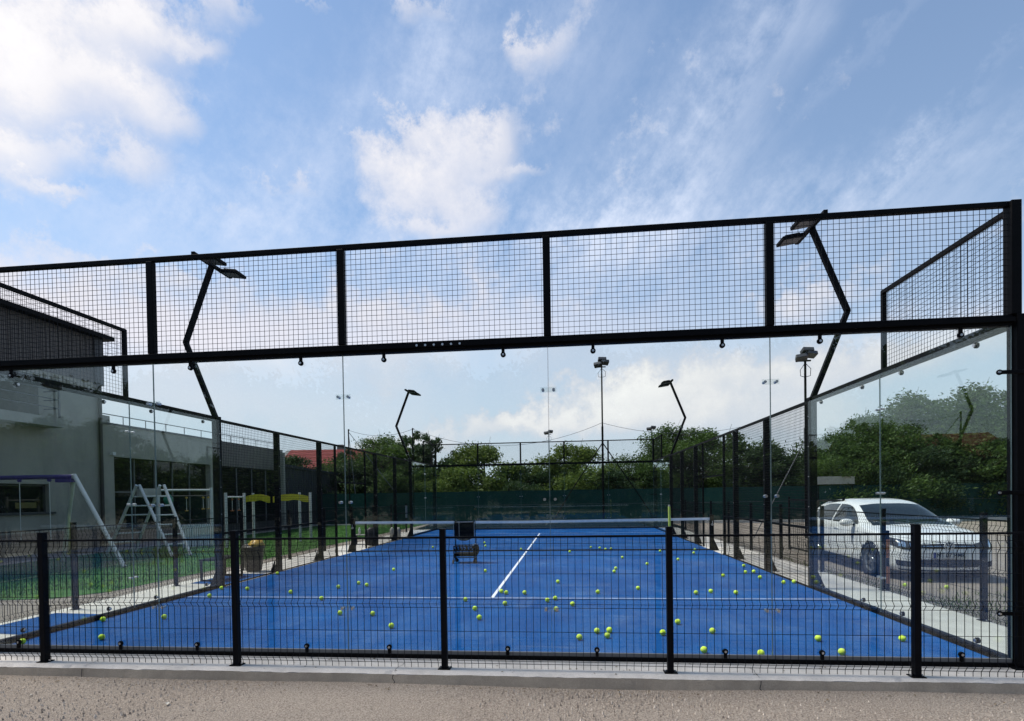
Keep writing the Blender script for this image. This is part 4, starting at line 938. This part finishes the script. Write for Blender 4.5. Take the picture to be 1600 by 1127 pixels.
def lamp_mast(x, y, h, label, braces=True, r=.06, heads=3, scale=1.0):
    t = empty('sports_light_mast', (x, y, GZ), 0, label, 'light mast'); t['group'] = 'tall sports light masts'
    MB().tube([(0, 0, 0), (0, 0, h*.62), (0, 0, h*.62+.02), (0, 0, h)], r, 10, True, [r, r, r*.75, r*.7]).build('pole', 'black', t)
    if braces:
        for s in (-1, 1): MB().tube([(0, 0, 4.5), (s*2.0, 0, 1.5), (s*2.9, 0, .0)], .03, 6).build('brace', 'black', t)
    c = MB().box(-.22*scale, .22*scale, -.03, .03, h-.05, h+.0).build('head_bracket', 'black', t)
    for i in range(heads):
        dx = (-.20, .16, .02)[i]*scale; dz = (.08, .20, .34)[i]*scale
        q = Matrix.Translation((dx, -.12, h+dz)) @ Matrix.Rotation(R(-25), 4, 'X') @ Matrix.Rotation(R((-14, 12, 5)[i]), 4, 'Z')
        l_ = MB().box(-.22*scale, .22*scale, -.16*scale, .16*scale, -.09*scale, .08*scale, q).build('lamp_head', 'trim', t, bevel=.02)
        MB().box(-.18*scale, .18*scale, -.165*scale, -.161*scale, -.07*scale, .06*scale, q).build('lamp_lens', 'lampgrey', l_)
    MB().tube([(.0, 0, h-.1), (.22*scale, 0, h-.3), (.2*scale, 0, h-.55), (0, 0, h-.6)], .012, 5).tube([(.0, 0, h-.1), (-.2*scale, 0, h-.35), (-.18*scale, 0, h-.55), (0, 0, h-.6)], .012, 5).build('cable_loop', 'black', t)
    return t
lamp_mast(8.1, 25.4, 8.7, 'tall braced sports light mast behind the far end wall, just right of centre')
t = lamp_mast(14.5, 15.0, 6.25, 'tall sports light mast right of the court behind the near right cranked mast', False, .055, 3, .85)
MB().tube([(0, 0, 3.5), (-1.35, 0, .85), (-1.8, 0, 0)], .018, 6).build('brace', 'rail', t)
lamp_mast(4.64, 40, 6.7, 'thin distant light mast rising above the far mesh, left of the braced mast', False, .05, 2, .9)
lamp_mast(12.92, 40, 6.8, 'thin distant light mast at the far right corner of the far mesh', False, .05, 2, .9)

t = empty('white_sign', (20.5, 25.85, 1.9), 0, 'blank whitish rectangular sign on top of the green screen above the car', 'sign')
MB().box(-.95, .95, -.02, .02, .0, .42).build('panel', 'pale', t)
MB().box(-.9, -.84, .021, .06, -1.9, .35).box(.84, .9, .021, .06, -1.9, .35).build('support', 'black', t)
# low rack of dark boards outside the right wall near the far end
t = empty('wire_gate', (12.4, 9.5, GZ), R(90), 'low dark wire gate beyond the right wall, behind the parked car', 'gate')
g = MB()
for i in range(25): g.tube([(-1.5+i*.125, 0, .1), (-1.5+i*.125, 0, 1.4)], .004, 4, False)
g.build('bars', 'wire', t); MB().box(-1.52, 1.52, -.02, .02, 1.4, 1.44).box(-1.52, 1.52, -.02, .02, .06, .1).box(-1.56, -1.52, -.02, .02, 0, 1.5).box(1.52, 1.56, -.02, .02, 0, 1.5).build('frame', 'fence_paint', t)

# ------------------------------------------------------------------ trees
def tree_meshes(seed, h, w_, lo, leaf, nleaf, nclump, open_=.0):
    rnd = random.Random(seed); tr = MB(); cr = MB(); cl = []
    top = Vector((rnd.uniform(-.3, .3), rnd.uniform(-.3, .3), h*.82))
    tr.tube([(0, 0, -.15), (rnd.uniform(-.1, .1), .05, h*.25), (top.x*.5, top.y*.5, h*.55), top], .1, 8, True, [h*.030, h*.022, h*.014, h*.004])
    for i in range(nclump):
        a = rnd.uniform(0, 6.283); k_ = (i+.5)/nclump
        z = lo+(h-lo)*k_*.93; env = math.sin(math.pi*min(1, .18+.80*k_))**.7
        rr = w_/2*env*rnd.uniform(.35, 1.12)
        c = Vector((rr*math.cos(a), rr*math.sin(a), z)); s = w_*rnd.uniform(.07, .19)*(1-.35*k_)
        cl.append((c, s))
        b0 = Vector((top.x*.5*min(1, z/h), top.y*.5*min(1, z/h), max(h*.15, z-rnd.uniform(.25, .5)*rr-.2)))
        tr.tube([b0, b0.lerp(c, .5)+Vector((0, 0, .1*rr)), c], .03, 5, False, [h*.010, h*.006, .008])
        for _ in range(2): tr.tube([b0.lerp(c, .6), c+Vector((rnd.gauss(0, s*.7), rnd.gauss(0, s*.7), rnd.gauss(.2, s*.6)))], .01, 4, False, [.014, .006])
    tot = sum(s**2 for _, s in cl)
    for c, s in cl:
        for _ in range(int(nleaf*s**2/tot)):
            d = Vector((rnd.gauss(0, 1), rnd.gauss(0, 1), rnd.gauss(0, 1))).normalized()*(s*(rnd.random()**.45)*rnd.choice((1, 1, 1, 1.35)))
            p = c+Vector((d.x*1.1, d.y*1.1, d.z*.85))
            if open_ and rnd.random() < open_: continue
            n_ = Vector((rnd.gauss(0, .7), rnd.gauss(0, .7), rnd.gauss(.5, .6))).normalized(); u = n_.cross(Vector((rnd.random(), rnd.random(), .3))).normalized(); v = n_.cross(u)
            l_ = leaf*rnd.uniform(.6, 1.35); b_ = len(cr.v)
            cr.v += [tuple(p-u*l_), tuple(p+v*l_*.45), tuple(p+u*l_), tuple(p-v*l_*.45)]; cr.f.append((b_, b_+1, b_+2, b_+3))
    return tr, cr
KINDS = {}
def proto(key, *a, lm='leafA'):
    tr, cr = tree_meshes(*a)
    def me(mb, n, m_):
        x = bpy.data.meshes.new(n); x.from_pydata(mb.v, [], mb.f); x.materials.append(M[m_]); return x
    KINDS[key] = (me(tr, 'trunk', 'bark'), me(cr, 'crown', lm), a[1])
proto('bushy', 11, 5, 5.2, .5, .085, 24000, 50, lm='leafA')
proto('bushyB', 12, 5, 5.4, .4, .085, 24000, 50, lm='leafB')
proto('dense', 13, 5, 5.0, .3, .085, 24000, 52, lm='leafC')
proto('sparse', 14, 6, 3.6, 1.6, .10, 6500, 30, .15, lm='leafC')
proto('walnut', 15, 7.5, 7.5, 1.0, .085, 42000, 75, lm='leafA')
def tree(x, y, h, kind, label, sx=1, rz=None):
    t = empty('tree', (x, y, GZ), rz if rz is not None else random.uniform(0, 6.28), label, 'tree'); t['group'] = 'trees behind the green screen'
    tr, cr, hh = KINDS[kind]; s = h/hh
    for n_, me in (('trunk', tr), ('crown', cr)):
        o = bpy.data.objects.new(n_, me); col.objects.link(o); o.parent = t
    t.scale = (s*sx, s*sx, s); return t
random.seed(21)
T = [(-5.9, 30.8, 5.3, 'bushy', 'rounded tree filling the gap between the two slim net poles'), (-13.5, 33, 4.9, 'dense', 'dark bushy tree behind the shed at the far left of the tree row'),
     (-9.0, 31, 5.2, 'sparse', 'thin open tree just behind the left slim net pole'),
     (-7.0, 33, 6.2, 'walnut', 'taller dark tree between the two slim net poles'),
     (-8.2, 29, 4.0, 'dense', 'low dark tree under the thin open tree by the left net pole'),
     (-4.6, 32, 6.4, 'sparse', 'narrow open tree left of the right slim net pole'),
     (-2.9, 30.5, 6.0, 'sparse', 'narrow dark tree just right of the slim net pole without stays'),
     (-4.8, 29, 3.9, 'bushy', 'low rounded tree below the narrow open trees'),
     (-1.3, 31.5, 4.9, 'sparse', 'small open tree with bare twigs left of the yellow-green one'),
     (-1.6, 28.6, 3.4, 'bushyB', 'low yellow-green shrubby tree behind the far left corner of the court'),
     (.6, 31, 5.1, 'bushyB', 'yellow-green rounded tree behind the left part of the far mesh'),
     (3.2, 30, 3.7, 'dense', 'low dark tree right of the yellow-green rounded one'),
     (5.0, 32, 3.8, 'bushy', 'low mid green tree directly behind the centre of the far mesh'),
     (6.6, 31, 4.9, 'bushyB', 'pointed yellow-green tree left of the tall braced mast'),
     (8.6, 29, 3.3, 'dense', 'low dark tree directly behind the tall braced mast'),
     (10.8, 31, 3.6, 'bushy', 'low green tree right of the tall braced mast'),
     (13.0, 31.5, 6.2, 'walnut', 'large leafy tree behind the distant right cranked mast'),
     (16.0, 33, 6.0, 'bushy', 'rounded green tree right of the large leafy one above the right mesh wall'),
     (18.6, 30, 4.6, 'dense', 'lower dark tree seen through the right mesh wall'),
     (21.4, 29.5, 4.8, 'dense', 'dark tree seen through the right mesh beside the second light mast'),
     (24.0, 30, 6.3, 'walnut', 'leafy tree at the left of the right glass corner above the car roof'),
     (27.2, 30.5, 7.6, 'walnut', 'tall leafy tree in the middle of the right glass corner'),
     (30.6, 30, 7.9, 'walnut', 'tallest leafy tree in the right glass corner, near the corner post'),
     (34.0, 30, 7.2, 'walnut', 'leafy tree behind the right corner post'),
     (25.5, 27.8, 4.6, 'dense', 'low dark tree close behind the screen above the car bonnet'),
     (22.5, 27.6, 4.4, 'bushy', 'low mid green tree close behind the screen above the car roof'),
     (28.7, 27.8, 4.8, 'bushy', 'low mid green tree close behind the screen right of the car'),
     (32.0, 27.8, 4.6, 'dense', 'low dark tree close behind the screen next to the corner post'),
     (38.0, 29, 7.0, 'walnut', 'leafy tree beyond the right edge of the court'),
     (42.0, 24, 7.4, 'walnut', 'first leafy tree along the right boundary, reflected in the left glass'),
     (42.5, 18, 7.0, 'walnut', 'second leafy tree along the right boundary, reflected in the left glass'),
     (42.0, 12, 7.2, 'walnut', 'third leafy tree along the right boundary, reflected in the left glass')]
BT = ['first', 'second', 'third', 'fourth', 'fifth', 'sixth', 'seventh', 'eighth', 'ninth', 'tenth', 'eleventh', 'twelfth', 'thirteenth', 'fourteenth', 'fifteenth', 'sixteenth']
for i in range(16): T.append((-32+i*4.9+random.uniform(-.7, .7), -21+random.uniform(-1.5, 1.5), random.uniform(7.5, 9.5), ('walnut', 'bushy', 'dense')[i % 3], 'added unseen tree behind the photographer darkening the glass reflections, %s from the left' % BT[i]))  # added row out of view, darkens what the glass reflects
for x, y, h, k_, lb in T: tree(x, y, h, k_, lb, 1.25 if k_ in ('bushy', 'dense', 'bushyB') else (1.15 if k_ == 'walnut' else 1.0))

rw = random.Random(44); g = MB()
for _ in range(52000):
    x = rw.uniform(-60, 90); top = 3.7+.55*math.sin(x*.31)+.45*math.sin(x*.83+1)+.3*math.sin(x*2.3)
    z = top*(1-rw.random()**1.1)+rw.gauss(0, .12); y = 58+rw.gauss(0, 1.2)+2*math.sin(x*.2); l_ = rw.uniform(.10, .26)
    n_ = Vector((rw.gauss(0, .7), rw.gauss(-.4, .7), rw.gauss(.4, .6))).normalized(); u = n_.cross(Vector((rw.random(), rw.random(), .3))).normalized(); v = n_.cross(u); p = Vector((x, y, z)); b_ = len(g.v)
    g.v += [tuple(p-u*l_), tuple(p+v*l_*.6), tuple(p+u*l_), tuple(p-v*l_*.6)]; g.f.append((b_, b_+1, b_+2, b_+3))
tag(g.build('distant_woodland', 'leafC'), 'low dark band of distant woodland closing the horizon behind the tree row', 'woodland', kind='stuff')
# ------------------------------------------------------------------ hatchback car
def catmull(P, k):
    out = []; n = len(P)
    for i in range(n-1):
        p0, p1, p2, p3 = P[max(i-1, 0)], P[i], P[i+1], P[min(i+2, n-1)]
        for j in range(k):
            t_ = j/k; out.append(tuple(.5*((2*b_)+(-a+c)*t_+(2*a-5*b_+4*c-d)*t_*t_+(-a+3*b_-3*c+d)*t_**3) for a, b_, c, d in zip(p0, p1, p2, p3)))
    out.append(tuple(P[-1])); return out
ST = [(.885, .46, .30, .56, .64, .38), (.86, .60, .22, .60, .69, .44), (.78, .735, .18, .67, .765, .54), (.58, .825, .17, .76, .85, .62), (.15, .880, .17, .84, .93, .68), (-.22, .893, .17, .885, .985, .70),
      (-.60, .895, .17, .915, 1.15, .68), (-1.0, .895, .17, .935, 1.33, .64), (-1.35, .895, .17, .95, 1.435, .615), (-1.9, .895, .17, .965, 1.475, .605), (-2.5, .893, .17, .985, 1.455, .595), (-2.95, .883, .19, 1.0, 1.415, .59),
      (-3.2, .865, .24, 1.0, 1.32, .59), (-3.34, .83, .28, .95, 1.12, .61), (-3.38, .74, .34, .80, .86, .55)]
def section(s):
    u, w_, zb, bl, zt, rw = s
    lowroof = zt-bl < .15
    zr = zt-(.035 if lowroof else .075)
    return [(0, zb), (w_*.7, zb), (w_*.95, zb+.07), (w_, zb+(bl-zb)*.45), (w_*.992, zb+(bl-zb)*.78), (w_*.955, bl), ((w_*.955+rw)/2+.012, (bl+zr)/2+.01), (rw, zr), (rw*.72, zt-.012), (rw*.35, zt), (0, zt)]
STF = catmull(ST, 7)
grid = [[(s[0], a, b_) for a, b_ in catmull(section(s), 5)] for s in STF]
body = MB(); full = MB()
nu, nv = len(grid), len(grid[0])
for r_ in grid: body.v += [(u, -y, z) for u, y, z in r_]+[(u, y, z) for u, y, z in r_]
full.v = list(body.v)
def inarch(p): return any((p[0]-c)**2+(p[2]-.315)**2 < .355**2 for c in (0, -2.63)) and abs(p[1]) > .62
for i in range(nu-1):
    for side in (0, 1):
        for j in range(nv-1):
            a = i*2*nv+side*nv+j; q = (a, a+1, a+2*nv+1, a+2*nv); q = q if side else tuple(reversed(q))
            full.f.append(q); c = [sum(body.v[k_][m_] for k_ in q)/4 for m_ in range(3)]
            if not inarch(c): body.f.append(q)
for i, sgn in ((0, 1), (nu-1, -1)):
    ring = [i*2*nv+j for j in range(nv)]+[i*2*nv+nv+j for j in range(nv-1, -1, -1)]
    body.f.append(tuple(ring)); full.f.append(tuple(ring))
bvh = BVHTree.FromPolygons([Vector(v) for v in full.v], full.f)
CX, CY, CH = 12.86, 6.03, R(-93.2)
car = empty('parked_car', (CX, CY, GZ), CH, 'white five-door hatchback parked facing the camera behind the right glass corner', 'car')
bd = body.build('body', 'paint', car, smooth=True)
FWD, RGT, LFT = (Vector((-1, 0, 0)), Vector((0, 1, 0)), Vector((0, -1, 0)))   # ray directions used to drape trim on the body
def drape(name, m_, topc, botc, mode, par=None, off=.006, nt_=8, seg=6, thick=.0):
    """surface between two polylines laid on the body; mode 'f' (y,z from the front) or 'r'/'l' (u,z from the side)"""
    a, b_ = catmull(topc, seg), catmull(botc, seg); g = MB(); n = len(a); par = par or car
    for (p, q) in zip(a, b_):
        for j in range(nt_+1):
            s = j/nt_; c0 = p[0]*(1-s)+q[0]*s; c1 = p[1]*(1-s)+q[1]*s
            if mode == 'f': o, d = Vector((3, c0, c1)), FWD
            elif mode == 'r': o, d = Vector((c0, -3, c1)), RGT
            else: o, d = Vector((c0, 3, c1)), LFT
            h = bvh.ray_cast(o, d)
            if h[0] is None: h = bvh.find_nearest(Vector((.88 if mode == 'f' else c0, c0 if mode == 'f' else (-.9 if mode == 'r' else .9), c1)))
            nn = h[1]; nn = nn if nn.dot(d) < 0 else -nn
            g.v.append(tuple(h[0]+nn*off))
    for i in range(n-1):
        for j in range(nt_): k_ = i*(nt_+1)+j; g.f.append((k_, k_+1, k_+nt_+2, k_+nt_+1))
    return g.build(name, m_, par, smooth=True)
# windows
wt = [(-.66, 1.36), (-.35, 1.385), (0, 1.39), (.35, 1.385), (.66, 1.36)]
wb = [(-.80, .985), (-.42, 1.01), (0, 1.02), (.42, 1.01), (.80, .985)]
wt = [(-.575, 1.335), (-.3, 1.365), (0, 1.37), (.3, 1.365), (.575, 1.335)]; wb = [(-.715, .955), (-.38, .975), (0, .985), (.38, .975), (.715, .955)]
drape('windscreen', 'carglass', wt, wb, 'f', off=.004, nt_=14)
for sd_, nm in ((-1, 'r'), (1, 'l')):
    drape('front_side_window', 'carglass', [(-.64, .99), (-.88, 1.14), (-1.18, 1.29), (-1.45, 1.345), (-1.78, 1.358)], [(-.60, .965), (-.85, .96), (-1.15, .965), (-1.45, .975), (-1.78, .98)], nm, off=.004)
    drape('rear_side_window', 'carglass', [(-1.84, 1.358), (-2.1, 1.358), (-2.4, 1.345), (-2.66, 1.30), (-2.90, 1.21)], [(-1.84, .985), (-2.1, .99), (-2.4, 1.0), (-2.62, 1.02), (-2.85, 1.10)], nm, off=.004)
    drape('sill_trim', 'carblack', [(-.45, .235), (-1.3, .235), (-2.2, .235)], [(-.45, .20), (-1.3, .20), (-2.2, .20)], nm, off=.004, nt_=2)
    drape('door_seam', 'carblack', [(-.52, .90), (-.505, .90)], [(-.50, .26), (-.485, .26)], nm, off=.002, seg=1)
    drape('door_seam', 'carblack', [(-1.805, .97), (-1.792, .97)], [(-1.78, .26), (-1.765, .26)], nm, off=.002, seg=1)
    drape('door_seam', 'carblack', [(-2.80, 1.0), (-2.785, 1.0)], [(-2.42, .52), (-2.405, .50)], nm, off=.002, seg=1)
    h = drape('door_handle', 'paint', [(-1.42, .865), (-1.62, .87)], [(-1.42, .835), (-1.62, .84)], nm, off=.025, seg=2, nt_=2)
    h = drape('door_handle', 'paint', [(-2.28, .885), (-2.48, .89)], [(-2.28, .855), (-2.48, .86)], nm, off=.025, seg=2, nt_=2)
    # headlight, grille half, intakes
    s = sd_
    hl = drape('headlight', 'headlamp', [(s*.42, .690), (s*.60, .730), (s*.72, .765), (s*.815, .790)], [(s*.43, .610), (s*.58, .585), (s*.70, .595), (s*.815, .655)], 'f', off=.006)
    drape('lamp_reflector', 'chrome', [(s*.50, .680), (s*.60, .695)], [(s*.51, .615), (s*.60, .605)], 'f', hl, off=.010, seg=4)
    drape('lamp_reflector', 'chrome', [(s*.65, .720), (s*.74, .745)], [(s*.65, .625), (s*.74, .645)], 'f', hl, off=.010, seg=4)
    fl = drape('fog_light_recess', 'carblack', [(s*.52, .375), (s*.66, .385), (s*.78, .40)], [(s*.54, .285), (s*.66, .285), (s*.76, .30)], 'f', off=.005)
    drape('fog_lamp', 'headlamp', [(s*.58, .355), (s*.68, .36)], [(s*.58, .305), (s*.68, .31)], 'f', fl, off=.010, seg=4)
    # mirror
    g = MB(); ns = 14
    for i in range(7):
        th = math.pi*i/6
        for j in range(ns):
            a = 2*math.pi*j/ns; g.v.append((-.73+.085*math.sin(th)*math.cos(a)*(1.2 if math.cos(a) > 0 else .7), s*(.995-.14*math.cos(th)), .995+.082*math.sin(th)*math.sin(a)))
    for i in range(6):
        for j in range(ns): g.f.append((i*ns+j, i*ns+(j+1) % ns, (i+1)*ns+(j+1) % ns, (i+1)*ns+j))
    mi = g.build('wing_mirror', 'paint', car, smooth=True)
    MB().box(-.78, -.72, min(s*.84, s*.95), max(s*.84, s*.95), .935, .965).build('mirror_arm', 'carblack', mi)
    MB().tube([(-.25, s*.74, 1.03), (-.45, s*.735, 1.12)], .006).build('trim_line', 'carblack', mi)
gr = drape('grille', 'carblack', [(-.42, .680), (0, .690), (.42, .680)], [(-.43, .612), (0, .605), (.43, .612)], 'f', off=.006)
drape('grille_bar', 'chrome', [(-.41, .650), (0, .650), (.41, .650)], [(-.41, .642), (0, .641), (.41, .642)], 'f', gr, off=.013, nt_=2)
drape('lower_intake', 'carblack', [(-.52, .415), (0, .42), (.52, .415)], [(-.46, .285), (0, .275), (.46, .285)], 'f', off=.006)
drape('bumper_lip', 'carblack', [(-.74, .245), (-.4, .235), (0, .23), (.4, .235), (.74, .245)], [(-.70, .215), (-.4, .205), (0, .20), (.4, .205), (.70, .215)], 'f', off=.010, nt_=2)
drape('bonnet_seam', 'carblack', [(-.40, .704), (0, .716), (.40, .704)], [(-.40, .698), (0, .710), (.40, .698)], 'f', off=.003, nt_=2)
# wipers
for y0, y1 in ((-.62, -.05), (-.02, .55)):
    p0, p1 = bvh.ray_cast(Vector((3, y0, 1.03)), FWD)[0], bvh.ray_cast(Vector((3, y1, 1.045)), FWD)[0]
    MB().tube([p0+Vector((.02, 0, .02)), p1+Vector((.02, 0, .02))], .008, 5).build('wiper', 'carblack', car)
# round emblem: V above W in a ring
fx = bvh.ray_cast(Vector((3, 0, .66)), FWD)[0].x+.016
em = MB().lathe([(.064, -.004), (.064, .008), (.080, .008), (.080, -.004)], 28, Matrix.Translation((fx, 0, .655)) @ Matrix.Rotation(R(90), 4, 'Y')).build('emblem', 'badge', car)
MB().disc((fx-.004, 0, .655), .062, .004, (1, 0, 0), 24).build('emblem_ground', 'carblack', em)
g = MB()
for pts in ([(-.030, .050), (0, .008), (.030, .050)], [(-.052, .026), (-.026, -.048), (0, -.004), (.026, -.048), (.052, .026)]):
    for (a, b_), (c, d) in zip(pts, pts[1:]): g.beam((fx+.004, a, .655+b_), (fx+.004, c, .655+d), .014, .004, (1, 0, 0))
g.build('emblem_letters', 'badge', em)
# number plate
px_ = bvh.ray_cast(Vector((3, 0, .49)), FWD)[0].x+.02
pl = MB().box(px_-.03, px_, -.26, .26, .435, .545).build('number_plate', 'plateW', car, bevel=.003)
MB().box(px_+.0005, px_+.002, -.258, -.217, .437, .543).build('blue_band', 'plateB', pl)
MB().box(px_+.0004, px_+.0015, -.26, .26, .435, .4385).box(px_+.0004, px_+.0015, -.26, .26, .5415, .545).box(px_+.0004, px_+.0015, .2565, .26, .4385, .5415).build('plate_border', 'carblack', pl)
cu = bpy.data.curves.new('plate_text', 'FONT'); cu.body = 'NT 07 HMR'; cu.size = .105; cu.align_x = 'CENTER'; cu.align_y = 'CENTER'; cu.extrude = .001; cu.offset = .003
tmp = bpy.data.objects.new('tmp', cu); col.objects.link(tmp); dg = bpy.context.evaluated_depsgraph_get(); me = bpy.data.meshes.new_from_object(tmp.evaluated_get(dg)); bpy.data.objects.remove(tmp)
me.materials.clear(); me.materials.append(M['carblack'])
tx = bpy.data.objects.new('plate_text', me); col.objects.link(tx); tx.parent = pl; tx.rotation_euler = (R(90), 0, R(90)); tx.location = (px_+.002, .02, .49); tx.scale = (.86, 1, 1)
# underside, arches and wheels
MB().box(-3.2, .72, -.62, .62, .16, .30).box(-2.3, -.4, -.86, .86, .172, .30).build('underbody', 'carblack', car)
for u in (0, -2.63):
    for s in (-1, 1):
        MB().lathe([(.37, -.13), (.37, .10), (.0, .10)], 26, Matrix.Translation((u, s*.76, .315)) @ Matrix.Rotation(R(90*s), 4, 'X')).build('arch_liner', 'carblack', car)
        q = Matrix.Translation((u, s*.79, .315)) @ Matrix.Rotation(R(-90*s), 4, 'X')     # +z points outwards
        wh = MB().lathe([(.225, -.10), (.295, -.10), (.314, -.07), (.316, 0), (.314, .06), (.295, .095), (.225, .095), (.215, .07)], 40, q).build('wheel', 'rubber', car, smooth=True)
        g = MB().lathe([(.222, .085), (.212, .088), (.205, .06), (.205, -.08)], 40, q).lathe([(0, .065), (.045, .065), (.055, .05), (.055, .02)], 20, q)
        for i in range(5):
            for dd in (-.13, .13):
                a = 2*math.pi*i/5+dd; p0 = q @ Vector((.045*math.cos(a+dd), .045*math.sin(a+dd), .045)); p1 = q @ Vector((.21*math.cos(a), .21*math.sin(a), .068)); g.beam(p0, p1, .024, .02, (0, 1, 0))
        g.build('rim', 'rim', wh)
        MB().disc(q @ Vector((0, 0, .0)), .15, .02, (0, 1, 0), 24).build('brake_disc', 'lampgrey', wh)
